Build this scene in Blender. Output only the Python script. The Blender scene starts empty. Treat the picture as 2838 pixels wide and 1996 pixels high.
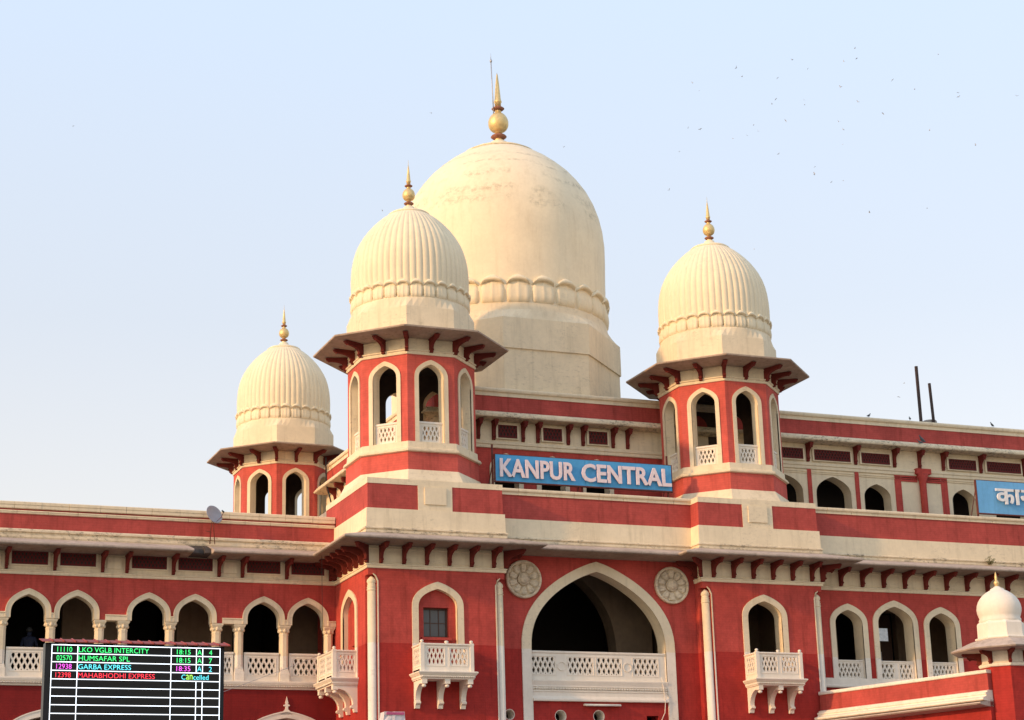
import bpy, bmesh, math, random
from mathutils import Vector, Matrix
from mathutils.geometry import tessellate_polygon
random.seed(7)
S = bpy.context.scene
COL = S.collection
R = math.radians

# ------------------------------------------------------------------ camera
cam = bpy.data.cameras.new('camera')
cam.sensor_width = 36.0
cam.lens = 36.0 * 5307.1 / 2838.0
cam.clip_end = 5000
camo = bpy.data.objects.new('camera', cam)
COL.objects.link(camo)
YAW, PITCH, ROLL = 0.3886, 0.2832, -0.029
fw = Vector((math.sin(YAW)*math.cos(PITCH), math.cos(YAW)*math.cos(PITCH), math.sin(PITCH)))
rt = Vector((math.cos(YAW), -math.sin(YAW), 0))
up = rt.cross(fw)
r2 = rt*math.cos(ROLL) + up*math.sin(ROLL)
u2 = up*math.cos(ROLL) - rt*math.sin(ROLL)
m = Matrix((r2, u2, -fw)).transposed().to_4x4()
m.translation = (0, 0, 1.7)
camo.matrix_world = m
S.camera = camo

# ------------------------------------------------------------------ light
SUN_EL, SUN_IN_FRONT = 19.0, 11.5      # degrees above the horizon / in front of the facade plane
w = bpy.data.worlds.new('World')
S.world = w
w.use_nodes = True
nt = w.node_tree
sky = nt.nodes.new('ShaderNodeTexSky')
sky.sky_type = 'NISHITA'
sky.sun_disc = False
sky.sun_elevation = R(SUN_EL)
sky.sun_rotation = R(-(90 + SUN_IN_FRONT))
sky.altitude = 120
sky.air_density = 1.0
sky.dust_density = 2.0
sky.ozone_density = 1.5
# the pale evening dust veil: whiter towards the horizon, bluer overhead, the same all round
tc = nt.nodes.new('ShaderNodeTexCoord')
sxyz = nt.nodes.new('ShaderNodeSeparateXYZ')
nt.links.new(tc.outputs['Generated'], sxyz.inputs[0])
veil = nt.nodes.new('ShaderNodeValToRGB')
for i, (p, c) in enumerate(((0.0, (.77, .645, .48)), (.14, (.74, .625, .50)), (.30, (.615, .612, .615)), (.46, (.61, .69, .795)), (1.0, (.52, .63, .86)))):
    e = veil.color_ramp.elements[i] if i < 2 else veil.color_ramp.elements.new(p)
    e.position = p; e.color = (*c, 1)
nt.links.new(sxyz.outputs[2], veil.inputs[0])
scale = nt.nodes.new('ShaderNodeVectorMath'); scale.operation = 'SCALE'
scale.inputs['Scale'].default_value = 4.28
nt.links.new(veil.outputs[0], scale.inputs[0])
haze_mix = nt.nodes.new('ShaderNodeMixRGB')
haze_mix.inputs[0].default_value = 0.72
nt.links.new(sky.outputs[0], haze_mix.inputs[1])
nt.links.new(scale.outputs[0], haze_mix.inputs[2])
bg = nt.nodes['Background']
nt.links.new(haze_mix.outputs[0], bg.inputs[0])
bg.inputs[1].default_value = 0.15
sun = bpy.data.lights.new('sun', 'SUN')
sun.energy = 1.35
sun.angle = R(2.5)
sun.color = (1.0, 0.57, 0.26)
suno = bpy.data.objects.new('sun', sun)
COL.objects.link(suno)
tosun = Vector((-math.cos(R(SUN_EL))*math.cos(R(SUN_IN_FRONT)), -math.cos(R(SUN_EL))*math.sin(R(SUN_IN_FRONT)), math.sin(R(SUN_EL))))
suno.rotation_euler = tosun.to_track_quat('Z', 'Y').to_euler()
suno.location = (0, 0, 60)
vs = S.view_settings
vs.view_transform = 'Standard'
vs.look = 'None'
vs.exposure = 1.11
vs.gamma = 1
vs.use_curve_mapping = False
S.render.engine = 'CYCLES'
S.cycles.use_denoising = True
S.cycles.max_bounces = 8
S.cycles.diffuse_bounces = 5

# ------------------------------------------------------------------ materials
def ramp(nt, fac, stops):
    n = nt.nodes.new('ShaderNodeValToRGB')
    el = n.color_ramp.elements
    el[0].position, el[0].color = stops[0][0], (*stops[0][1], 1)
    el[1].position, el[1].color = stops[-1][0], (*stops[-1][1], 1)
    for p, c in stops[1:-1]:
        e = el.new(p); e.color = (*c, 1)
    nt.links.new(fac, n.inputs[0])
    return n.outputs[0]

def noise(nt, vec, scale, detail=4, rough=.55, stretch=None):
    n = nt.nodes.new('ShaderNodeTexNoise')
    n.inputs['Scale'].default_value = scale
    n.inputs['Detail'].default_value = detail
    n.inputs['Roughness'].default_value = rough
    if stretch:
        mp = nt.nodes.new('ShaderNodeMapping')
        mp.inputs['Scale'].default_value = stretch
        nt.links.new(vec, mp.inputs['Vector']); vec = mp.outputs[0]
    nt.links.new(vec, n.inputs['Vector'])
    return n.outputs['Fac']

def mix(nt, fac, a, b, mode='MIX'):
    n = nt.nodes.new('ShaderNodeMixRGB'); n.blend_type = mode
    for i, x in ((0, fac), (1, a), (2, b)):
        if isinstance(x, (int, float)): n.inputs[i].default_value = x
        elif isinstance(x, tuple): n.inputs[i].default_value = (*x, 1) if len(x) == 3 else x
        else: nt.links.new(x, n.inputs[i])
    return n.outputs[0]

def math_(nt, op, a, b=None, c=None):
    n = nt.nodes.new('ShaderNodeMath'); n.operation = op
    for i, x in enumerate((a, b, c)):
        if x is None: continue
        if isinstance(x, (int, float)): n.inputs[i].default_value = x
        else: nt.links.new(x, n.inputs[i])
    return n.outputs[0]

def newmat(name, rough=.85, metallic=0.0):
    M = bpy.data.materials.new(name); M.use_nodes = True
    nt = M.node_tree; b = nt.nodes['Principled BSDF']
    b.inputs['Roughness'].default_value = rough
    b.inputs['Metallic'].default_value = metallic
    b.inputs['Specular IOR Level'].default_value = .25
    g = nt.nodes.new('ShaderNodeNewGeometry')
    return M, nt, b, g.outputs['Position']

def painted(name, hi, lo=None, line=10.5, var=.10, grime=.35, brick=False, bump=.25, stain=None, stain_amt=0.0, rough=.85, fleck=0.0, stain_cover=0.0):
    """limewash / distemper paint; a second coat below the paint line where lo is given"""
    M, nt, b, pos = newmat(name, rough)
    sep = nt.nodes.new('ShaderNodeSeparateXYZ'); nt.links.new(pos, sep.inputs[0])
    n1 = noise(nt, pos, .9, 5); n2 = noise(nt, pos, 6.0, 5, .65)
    streak = noise(nt, pos, 1.0, 5, .6, (5.0, 5.0, .45))
    col = mix(nt, 0.0, hi, hi)
    if lo:
        edge = math_(nt, 'MULTIPLY_ADD', n2, .05, line - .025)
        f = math_(nt, 'LESS_THAN', sep.outputs[2], edge)
        col = mix(nt, f, hi, lo)
    v = ramp(nt, n1, [(.3, (1-var*1.2,)*3), (.7, (1+var,)*3)])
    col = mix(nt, 1.0, col, v, 'MULTIPLY')
    v2 = ramp(nt, n2, [(.3, (1-var,)*3), (.72, (1+var*.6,)*3)])
    col = mix(nt, 1.0, col, v2, 'MULTIPLY')
    gcol = ramp(nt, streak, [(.52, (1, 1, 1)), (.78, (1-grime, 1-grime*1.05, 1-grime*1.15))])
    col = mix(nt, .8, col, gcol, 'MULTIPLY')
    if fleck:                                   # flaked spots of bare lime plaster
        fk = noise(nt, pos, 11.0, 6, .7)
        big = noise(nt, pos, .8, 2)
        ff = math_(nt, 'MULTIPLY', ramp(nt, fk, [(.70, (0, 0, 0)), (.74, (1, 1, 1))]), ramp(nt, big, [(.5, (0, 0, 0)), (.62, (1, 1, 1))]))
        col = mix(nt, math_(nt, 'MULTIPLY', ff, fleck), col, (.62, .50, .42))
    if stain:
        s1 = noise(nt, pos, .55, 3); s2 = noise(nt, pos, 5.0, 7, .78, (1, 1, 2.2))
        f1 = ramp(nt, s1, [(.44-stain_cover, (0, 0, 0)), (.62-stain_cover, (1, 1, 1))])
        f2 = ramp(nt, s2, [(.53-stain_cover*.4, (0, 0, 0)), (.66-stain_cover*.5, (1, 1, 1))])
        f = math_(nt, 'MULTIPLY', math_(nt, 'MULTIPLY', f1, f2), stain_amt)
        col = mix(nt, f, col, stain)
    nt.links.new(col, b.inputs['Base Color'])
    bp = nt.nodes.new('ShaderNodeBump'); bp.inputs['Strength'].default_value = bump; bp.inputs['Distance'].default_value = .02
    hgt = n2
    if brick:
        cmb = nt.nodes.new('ShaderNodeCombineXYZ')
        nt.links.new(math_(nt, 'ADD', sep.outputs[0], sep.outputs[1]), cmb.inputs[0]); nt.links.new(sep.outputs[2], cmb.inputs[1])
        bt = nt.nodes.new('ShaderNodeTexBrick')
        bt.inputs['Scale'].default_value = 1; bt.inputs['Brick Width'].default_value = .26; bt.inputs['Row Height'].default_value = .085
        bt.inputs['Mortar Size'].default_value = .012; bt.inputs['Mortar Smooth'].default_value = .6
        bt.inputs['Color1'].default_value = (1, 1, 1, 1); bt.inputs['Color2'].default_value = (.86, .86, .86, 1); bt.inputs['Mortar'].default_value = (.55, .55, .55, 1)
        nt.links.new(cmb.outputs[0], bt.inputs['Vector'])
        col2 = mix(nt, .22, col, bt.outputs['Color'], 'MULTIPLY')
        nt.links.new(col2, b.inputs['Base Color'])
        hgt = math_(nt, 'ADD', math_(nt, 'MULTIPLY', bt.outputs['Color'], .6), math_(nt, 'MULTIPLY', n2, .5))
    nt.links.new(hgt, bp.inputs['Height'])
    nt.links.new(bp.outputs[0], b.inputs['Normal'])
    return M

def plain(name, col, rough=.6, metallic=0, var=.08, scale=8, emit=0):
    M, nt, b, pos = newmat(name, rough, metallic)
    n = noise(nt, pos, scale, 4)
    c = mix(nt, 1.0, mix(nt, 0.0, col, col), ramp(nt, n, [(.3, (1-var,)*3), (.7, (1+var,)*3)]), 'MULTIPLY')
    nt.links.new(c, b.inputs['Base Color'])
    if emit:
        b.inputs['Emission Color'].default_value = (*col, 1); b.inputs['Emission Strength'].default_value = emit
    return M

CREAM = (.80, .675, .47)
PALE = (.82, .745, .625)
M_RED = painted('red_painted_brick', (.505, .074, .057), (.40, .034, .027), brick=True, var=.15, grime=.42, fleck=.12)
M_REDPAR = painted('red_painted_parapet', (.455, .077, .062), brick=True, var=.15, grime=.45, fleck=.5)
M_REDK = painted('faded_red_kiosk_paint', (.60, .110, .084), None, brick=True, var=.13, grime=.35)
M_REDLOW = painted('deep_maroon_lower_wall', (.22, .015, .014), None, brick=True, var=.10, grime=.30)  # deeper maroon than the red of the walls above
M_CREAM = painted('cream_limewash', CREAM, PALE, var=.06, grime=.24, bump=.14, stain=(.26, .215, .155), stain_amt=.38)
M_MOULD = painted('cream_moulding_weathered', (.76, .64, .45), None, var=.07, grime=.30, bump=.2, stain=(.06, .05, .042), stain_amt=.7, stain_cover=.08)
M_ROSE = painted('weathered_rosette_plaster', (.74, .62, .45), None, var=.10, grime=.30, bump=.2, stain=(.22, .17, .12), stain_amt=.45, stain_cover=.12)
M_WHITE = painted('pale_limewash', PALE, None, var=.05, grime=.12, bump=.12)
M_DOMEK = painted('ribbed_dome_limewash', (.83, .715, .50), None, var=.04, grime=.16, bump=.12, stain=(.38, .32, .20), stain_amt=.28)
M_EAVE = painted('weathered_eave_slab', (.50, .41, .335), None, var=.14, grime=.35, bump=.35, stain=(.10, .08, .07), stain_amt=.6)
M_SOFFIT = painted('kiosk_eave_stone', (.43, .33, .25), None, var=.16, grime=.35, bump=.35, stain=(.10, .07, .06), stain_amt=.6)
M_UNDER = painted('dark_brown_eave_soffit', (.32, .262, .20), None, var=.18, grime=.35, bump=.3, stain=(.08, .06, .05), stain_amt=.6)  # darker brown than the eave slab it lies under
M_BROKEN = painted('dark_broken_concrete', (.085, .07, .06), None, var=.3, grime=.3, bump=.5)  # dark tone over the whole broken stretch
M_BRK = painted('dark_red_bracket_paint', (.16, .024, .017), None, var=.12, grime=.3, bump=.15)
M_VENT = plain('dark_red_vent_lattice', (.125, .021, .019), .8)
M_POLE = plain('dark_rusted_iron', (.055, .038, .034), .7, .1, .25)
M_GOLD = plain('gilded_finial', (.74, .55, .25), .45, .5, .12)
M_RUST = plain('rust_brown_ring', (.30, .13, .085), .7, .1, .25)
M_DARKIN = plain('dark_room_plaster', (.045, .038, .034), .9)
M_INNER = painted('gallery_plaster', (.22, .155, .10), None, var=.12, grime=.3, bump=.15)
M_LINING = painted('dark_brown_kiosk_lining', (.075, .05, .036), None, var=.2, grime=.3)  # dark brown shell inside the kiosk walls
M_ROOF = painted('roof_terrace_screed', (.33, .29, .25), None, var=.15, grime=.3)
M_WOOD = plain('brown_window_wood', (.09, .05, .035), .6)
M_BLUE = painted('sky_blue_signboard_paint', (.085, .36, .66), None, var=.08, grime=.22, bump=.05, rough=.55)
M_BLUE2 = painted('pale_blue_signboard_paint', (.16, .43, .72), None, var=.08, grime=.22, bump=.05, rough=.55)
M_LETTER = plain('pinkish_white_letter_acrylic', (.80, .66, .66), .4)
M_LETTER2 = plain('white_letter_acrylic', (.80, .79, .77), .4)
M_STEEL = plain('rusty_steel_post', (.14, .045, .035), .7, .2, .25)
M_GREY = plain('grey_galvanised_metal', (.42, .43, .45), .45, .5)
M_DISH = plain('matt_grey_dish_paint', (.36, .37, .40), .6)
M_CASE = plain('black_display_casing', (.012, .013, .016), .35)
M_SCREEN = plain('dark_led_screen', (.012, .012, .011), .5)
M_HOOD = plain('red_tin_hood', (.30, .055, .045), .6)
M_BIRD = plain('haze_paled_feathers', (.42, .42, .43), .8)  # feather colour lightened to stand in for distance haze
M_PIGEON = plain('slate_grey_feathers', (.11, .12, .13), .8, 0, .3, 20)
M_PLASTIC = plain('wrinkled_white_plastic', (.72, .66, .66), .3)
M_PINK = plain('magenta_plastic', (.50, .10, .22), .35)
M_TUBE = plain('white_lamp_tube', (.80, .76, .66), .3)
M_GREEN = plain('dry_green_leaf', (.16, .15, .06), .8)
M_CONC = painted('grey_concrete_block', (.32, .29, .25), None, var=.15, grime=.3)
M_CABLE = plain('black_cable', (.02, .02, .02), .6)
M_GROUND = painted('forecourt_asphalt', (.20, .185, .165), None, var=.14, grime=.25)

M_GLASS, _nt, _b, _p = newmat('window_glass', .06)
_b.inputs['Base Color'].default_value = (.09, .09, .09, 1)
_b.inputs['Specular IOR Level'].default_value = .4
M_BRIGHT = plain('glowing_fanlight_glass', (.55, .58, .60), .15, 0, .5, 6, .22)  # emission added to the panes in place of sky light from behind

# the big dome: limewash with lichen streaks in broken rings
M_DOME, _nt, _b, _pos = newmat('great_dome_limewash', .85)
_sep = _nt.nodes.new('ShaderNodeSeparateXYZ'); _nt.links.new(_pos, _sep.inputs[0])
_n1 = noise(_nt, _pos, .7, 5); _n2 = noise(_nt, _pos, 7, 6, .7)
_c = mix(_nt, 1.0, mix(_nt, 0.0, (.85, .735, .53), (.85, .735, .53)), ramp(_nt, _n1, [(.3, (.94, .93, .92)), (.7, (1.05, 1.04, 1.02))]), 'MULTIPLY')
_c = mix(_nt, 1.0, _c, ramp(_nt, _n2, [(.3, (.95, .945, .93)), (.7, (1.03, 1.03, 1.03))]), 'MULTIPLY')
_wv = noise(_nt, _pos, 1.0, 3, .6, (.5, .5, .3))
_zz = math_(_nt, 'ADD', _sep.outputs[2], math_(_nt, 'MULTIPLY', _wv, 1.1))
_ring = None
for _zc, _wd in ((32.55, .26), (31.8, .10), (30.55, .18), (29.75, .26), (29.25, .22), (31.2, .07)):
    _d = math_(_nt, 'ABSOLUTE', math_(_nt, 'SUBTRACT', _zz, _zc))
    _d = math_(_nt, 'SUBTRACT', 1.0, math_(_nt, 'MINIMUM', math_(_nt, 'DIVIDE', _d, _wd), 1.0))
    _ring = _d if _ring is None else math_(_nt, 'MAXIMUM', _ring, _d)
_sp = noise(_nt, _pos, 5.5, 8, .8)
_pt = noise(_nt, _pos, .75, 3)
_f = math_(_nt, 'MULTIPLY', math_(_nt, 'POWER', _ring, .6), ramp(_nt, _sp, [(.46, (0, 0, 0)), (.58, (1, 1, 1))]))
_f = math_(_nt, 'MULTIPLY', _f, ramp(_nt, _pt, [(.38, (0, 0, 0)), (.52, (1, 1, 1))]))
_dots = math_(_nt, 'MULTIPLY', ramp(_nt, noise(_nt, _pos, 3.2, 8, .75), [(.66, (0, 0, 0)), (.74, (1, 1, 1))]), .35)
_f = math_(_nt, 'MINIMUM', math_(_nt, 'ADD', math_(_nt, 'MULTIPLY', _f, .45), _dots), .7)
_c = mix(_nt, _f, _c, (.23, .19, .11))
_run = noise(_nt, _pos, 1.0, 6, .65, (4.5, 4.5, .35))
_c = mix(_nt, .6, _c, ramp(_nt, _run, [(.50, (1, 1, 1)), (.75, (.84, .81, .76))]), 'MULTIPLY')
_nt.links.new(_c, _b.inputs['Base Color'])
_bp = _nt.nodes.new('ShaderNodeBump'); _bp.inputs['Strength'].default_value = .15; _bp.inputs['Distance'].default_value = .03
_nt.links.new(_n2, _bp.inputs['Height']); _nt.links.new(_bp.outputs[0], _b.inputs['Normal'])

def led(name, col, s=1.0):
    M = bpy.data.materials.new(name); M.use_nodes = True
    nt = M.node_tree; b = nt.nodes['Principled BSDF']
    b.inputs['Base Color'].default_value = (.02, .02, .02, 1)
    b.inputs['Emission Color'].default_value = (*col, 1); b.inputs['Emission Strength'].default_value = s
    return M
L_WHITE = led('white_led', (.85, .92, 1.0), 1.1)
L_GREEN = led('green_led', (.05, .95, .22), .8)
L_CYAN = led('cyan_led', (.12, .85, .95), .8)
L_PINK = led('magenta_led', (.95, .10, .85), .8)
L_RED = led('red_led', (1.0, .03, .06), .8)
L_LIME = led('lime_led', (.45, .95, .12), .8)

# ------------------------------------------------------------------ mesh tools
class MB:
    def __init__(s): s.v = []; s.f = []; s.sm = []
    def add(s, vs, fs, smooth=False):
        o = len(s.v); s.v += [tuple(p) for p in vs]; s.f += [tuple(i + o for i in f) for f in fs]; s.sm += [smooth]*len(fs)
        return s
    def box(s, x0, x1, y0, y1, z0, z1):
        return s.add([(x0,y0,z0),(x1,y0,z0),(x1,y1,z0),(x0,y1,z0),(x0,y0,z1),(x1,y0,z1),(x1,y1,z1),(x0,y1,z1)],
                     [(0,3,2,1),(4,5,6,7),(0,1,5,4),(1,2,6,5),(2,3,7,6),(3,0,4,7)])
    def plate(s, loops, t0, t1, M, outer_sides=True):
        """flat panel with holes: loops[0] outline, the rest holes, in (u, v); M(u, v, t) -> xyz"""
        flat = [p for l in loops for p in l]
        n = len(flat)
        tri = tessellate_polygon([[Vector((p[0], p[1], 0)) for p in l] for l in loops])
        vs = [M(p[0], p[1], t0) for p in flat] + [M(p[0], p[1], t1) for p in flat]
        fs = [tuple(t) for t in tri] + [tuple(i + n for i in reversed(t)) for t in tri]
        o = 0
        for li, l in enumerate(loops):
            k = len(l)
            if li or outer_sides:
                for i in range(k):
                    a, b = o + i, o + (i + 1) % k
                    fs.append((a, b, b + n, a + n))
            o += k
        return s.add(vs, fs)
    def sweep(s, path, prof, closed=False):
        """closed profile (out, z) carried along a plan path with mitred corners; out is to the right of travel"""
        n = len(path); P = [Vector(p) for p in path]; off = []
        for i in range(n):
            if closed: a, b, c = P[i-1], P[i], P[(i+1) % n]
            else: a, b, c = P[max(i-1, 0)], P[i], P[min(i+1, n-1)]
            d1 = (b - a).normalized() if (b - a).length > 1e-6 else (c - b).normalized()
            d2 = (c - b).normalized() if (c - b).length > 1e-6 else d1
            n1 = Vector((d1.y, -d1.x)); n2 = Vector((d2.y, -d2.x))
            h = n1 + n2
            h = h / max(h.dot(n1), .2) if h.length > 1e-6 else n1
            off.append(h)
        k = len(prof); vs = []
        for i in range(n):
            for o_, z in prof:
                q = P[i] + off[i]*o_; vs.append((q.x, q.y, z))
        fs = []
        for i in range(n if closed else n - 1):
            j = (i + 1) % n
            for a in range(k):
                b = (a + 1) % k
                fs.append((i*k + a, j*k + a, j*k + b, i*k + b))
        if not closed:
            fs.append(tuple(range(k))); fs.append(tuple(range((n-1)*k + k - 1, (n-1)*k - 1, -1)))
        return s.add(vs, fs)
    def lathe(s, prof, n, c=(0, 0), smooth=True, rot=0.0, mod=None, caps=True):
        vs = []; fs = []
        for r, z in prof:
            for i in range(n):
                a = rot + 2*math.pi*i/n
                rr = r*(mod(a, z, r) if mod else 1)
                vs.append((c[0] + rr*math.cos(a), c[1] + rr*math.sin(a), z))
        for j in range(len(prof) - 1):
            for i in range(n):
                k = (i + 1) % n
                fs.append((j*n + i, j*n + k, (j+1)*n + k, (j+1)*n + i))
        if caps and prof[0][0] > 1e-4: fs.append(tuple(range(n - 1, -1, -1)))
        if caps and prof[-1][0] > 1e-4: fs.append(tuple(range((len(prof)-1)*n, len(prof)*n)))
        return s.add(vs, fs, smooth)
    def tube(s, pts, r, n=6):
        pts = [Vector(p) for p in pts]; vs = []; fs = []
        for i, p in enumerate(pts):
            d = (pts[min(i+1, len(pts)-1)] - pts[max(i-1, 0)]).normalized()
            x = d.orthogonal().normalized(); y = d.cross(x)
            rr = r[i] if isinstance(r, (list, tuple)) else r
            for k in range(n):
                a = 2*math.pi*k/n
                q = p + x*rr*math.cos(a) + y*rr*math.sin(a); vs.append(tuple(q))
        for i in range(len(pts) - 1):
            for k in range(n):
                l = (k + 1) % n
                fs.append((i*n + k, i*n + l, (i+1)*n + l, (i+1)*n + k))
        fs.append(tuple(range(n - 1, -1, -1))); fs.append(tuple(range((len(pts)-1)*n, len(pts)*n)))
        return s.add(vs, fs, True)
    def mesh(s, name, mat, origin=(0, 0, 0)):
        me = bpy.data.meshes.new(name)
        ox, oy, oz = origin
        me.from_pydata([(x-ox, y-oy, z-oz) for x, y, z in s.v], [], s.f)
        me.polygons.foreach_set('use_smooth', s.sm)
        me.materials.append(mat)
        bm = bmesh.new(); bm.from_mesh(me)
        bmesh.ops.remove_doubles(bm, verts=bm.verts, dist=1e-5)
        bmesh.ops.recalc_face_normals(bm, faces=bm.faces)
        bm.to_mesh(me); bm.free()
        return me

def wloc(o):
    l = Vector(o.location)
    while o.parent: o = o.parent; l = l + Vector(o.location)
    return l

def link(name, me, parent=None, loc=(0, 0, 0), rotz=0.0, rot=None):
    """loc in world space (parents carry no rotation here)"""
    o = bpy.data.objects.new(name, me); COL.objects.link(o)
    o.location = Vector(loc) - (wloc(parent) if parent else Vector((0, 0, 0)))
    if rot: o.rotation_euler = rot
    else: o.rotation_euler = (0, 0, rotz)
    if parent: o.parent = parent
    return o

def put(name, mb, mat, parent=None):
    """mesh given in world coordinates -> object with its origin at its own base"""
    xs = [p[0] for p in mb.v]; ys = [p[1] for p in mb.v]; zs = [p[2] for p in mb.v]
    org = ((min(xs)+max(xs))/2, (min(ys)+max(ys))/2, min(zs))
    return link(name, mb.mesh(name, mat, org), parent, org)

def local(name, mb, mat, parent, loc=(0, 0, 0), rotz=0.0):
    """part in its parent's own space"""
    o = bpy.data.objects.new(name, mb if isinstance(mb, bpy.types.Mesh) else mb.mesh(name, mat)); COL.objects.link(o)
    o.parent = parent; o.location = loc; o.rotation_euler = (0, 0, rotz)
    return o

def tag(o, label=None, cat=None, group=None, kind=None):
    if label: o['label'] = label
    if cat: o['category'] = cat
    if group: o['group'] = group
    if kind: o['kind'] = kind
    return o

def empty(name, loc, label=None, cat=None, group=None):
    o = bpy.data.objects.new(name, None); COL.objects.link(o); o.location = loc; o.empty_display_size = .3
    return tag(o, label, cat, group)

def FY(y): return lambda u, v, t: (u, y + t, v)                 # panel facing the camera side (-y), t goes inwards
def FX(x): return lambda u, v, t: (x + t, u, v)                 # panel facing -x, u runs along y

def arch(a, h, zs, zb, cx=0.0, n=12, p=1.15, q=.38):
    if a > 2: p, q = 1.2, .43
    pts = [(cx - a, zb), (cx - a, zs)]
    xs = []
    for i in range(1, n + 1):
        f = i/n; xs.append(1 - f**1.9)
    L = [(x, h*(1 - x**p)**q) for x in xs]
    pts += [(cx - a*x, zs + z) for x, z in L]
    pts += [(cx + a*x, zs + z) for x, z in reversed(L[:-1])]
    pts += [(cx + a, zs), (cx + a, zb)]
    return pts

def arch_trim(mb, a, h, zs, zb, wd, proud, depth, M, cx=0.0, lip=True, n=12):
    """raised band round an arch plus the plastered lining of its reveal"""
    inn = arch(a - .02, h - .02, zs, zb, cx, n); mid = arch(a + .004, h + .004, zs, zb, cx, n)
    out = arch(a + wd, h + wd*1.08, zs, zb, cx, n)
    mb.plate([out + inn[::-1]], -proud, .012, M)
    if lip:
        o2 = arch(a + wd + .002, h + wd*1.08 + .002, zs, zb, cx, n); o3 = arch(a + wd - wd*.2, h + (wd - wd*.2)*1.08, zs, zb, cx, n)
        mb.plate([o2 + o3[::-1]], -proud - .022, -proud + .01, M)
    if depth: mb.plate([mid + inn[::-1]], -proud + .004, depth, M)
    return mb

def clip(poly, x0, x1, z0, z1):
    def cut(P, f, inter):
        out = []
        for i in range(len(P)):
            a, b = P[i-1], P[i]
            fa, fb = f(a), f(b)
            if (fa >= 0) != (fb >= 0):
                t = fa/(fa - fb); out.append((a[0] + (b[0]-a[0])*t, a[1] + (b[1]-a[1])*t))
            if fb >= 0: out.append(b)
        return out
    for f in (lambda p: p[0]-x0, lambda p: x1-p[0], lambda p: p[1]-z0, lambda p: z1-p[1]):
        poly = cut(poly, f, None)
        if len(poly) < 3: return []
    return poly

def lattice_holes(x0, x1, z0, z1, pitch=.185, row=.185, w=.62, hh=1.22):
    """staggered leaf-shaped perforations filling a rectangle"""
    nx = max(2, round((x1 - x0)/pitch)); px = (x1 - x0)/nx
    nr = max(2, round((z1 - z0)/row)); pr = (z1 - z0)/nr
    hw, hv = px*w/2, pr*hh/2
    holes = []
    for j in range(nr + 1):
        for i in range(nx + 1):
            cx = x0 + (i + (.5 if j % 2 == 0 else 0))*px; cz = z1 - j*pr - pr*.35
            leaf = [(cx, cz + hv), (cx - hw*.55, cz + hv*.52), (cx - hw, cz + hv*.08), (cx - hw*.72, cz - hv*.42), (cx, cz - hv),
                    (cx + hw*.72, cz - hv*.42), (cx + hw, cz + hv*.08), (cx + hw*.55, cz + hv*.52)]
            q = clip(leaf, x0, x1, z0, z1)
            if len(q) >= 3:
                ar = abs(sum(q[k-1][0]*q[k][1] - q[k][0]*q[k-1][1] for k in range(len(q))))/2
                if ar > .0012: holes.append(q)
    return holes

def lattice_panel(x0, x1, z0, z1, holes, t0, t1, M, pitch=.185, row=.185):
    """pierced screen: solid border, pierced fields given as (xa, xb, za, zb)"""
    mb = MB()
    hs = []
    for (xa, xb, za, zb) in holes:
        hs += lattice_holes(xa, xb, za, zb, pitch, row)
    mb.plate([[(x0, z0), (x1, z0), (x1, z1), (x0, z1)]] + hs, t0, t1, M)
    for (xa, xb, za, zb) in holes:      # raised fillet round the pierced field
        g = .022
        mb.plate([[(xa-g*2, za-g*2), (xb+g*2, za-g*2), (xb+g*2, zb+g*2), (xa-g*2, zb+g*2)], [(xa-g, za-g), (xa-g, zb+g), (xb+g, zb+g), (xb+g, za-g)]], t0-.014, t0+.004, M)
    return mb

def bracket_mesh(name, H, A, th, mat):
    """carved eave bracket: back on y=0, arm reaching to -y, top at z=0"""
    pr = [(0, 0), (A, 0), (A, -.16*H), (A*.93, -.22*H), (A*.90, -.30*H), (A*.84, -.25*H), (A*.62, -.29*H), (A*.42, -.37*H), (A*.30, -.46*H), (A*.245, -.58*H), (A*.225, -.72*H), (A*.28, -.79*H), (A*.28, -.84*H),
          (A*.20, -.88*H), (A*.20, -.97*H), (A*.12, -1.0*H), (0, -1.0*H)]
    mb = MB()
    mb.plate([[(-p[0], p[1]) for p in pr]], -th/2, th/2, lambda u, v, t: (t, u, v))
    mb.box(-th*.72, th*.72, -A*1.02, -A*.05, -.10*H, -.004)
    mb.box(-th*.60, th*.60, -A*.98, -A*.80, -.20*H, -.10*H)
    return mb.mesh(name, mat)

# ------------------------------------------------------------------ ground
g = MB(); g.box(-400, 450, -120, 700, -.5, 0)
tag(put('forecourt_ground', g, M_GROUND), kind='structure')

# ------------------------------------------------------------------ the station
XL, XR, WT = 19.158, 31.581, 4.979
YT, YW, YC, YR = 60.0, 63.7, 60.6, 60.7        # fronts of the towers, left wing, gateway bay, right wing
XE = 54.0                                       # right end built
XS = 3.6                                        # left end built
I = .06                                         # walls stand this far behind the string course
B = empty('station_building', (27.86, 62.0, 0), 'red and cream railway station with ribbed cream domes and pointed arches', 'building')

def gap(path): return path

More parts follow.
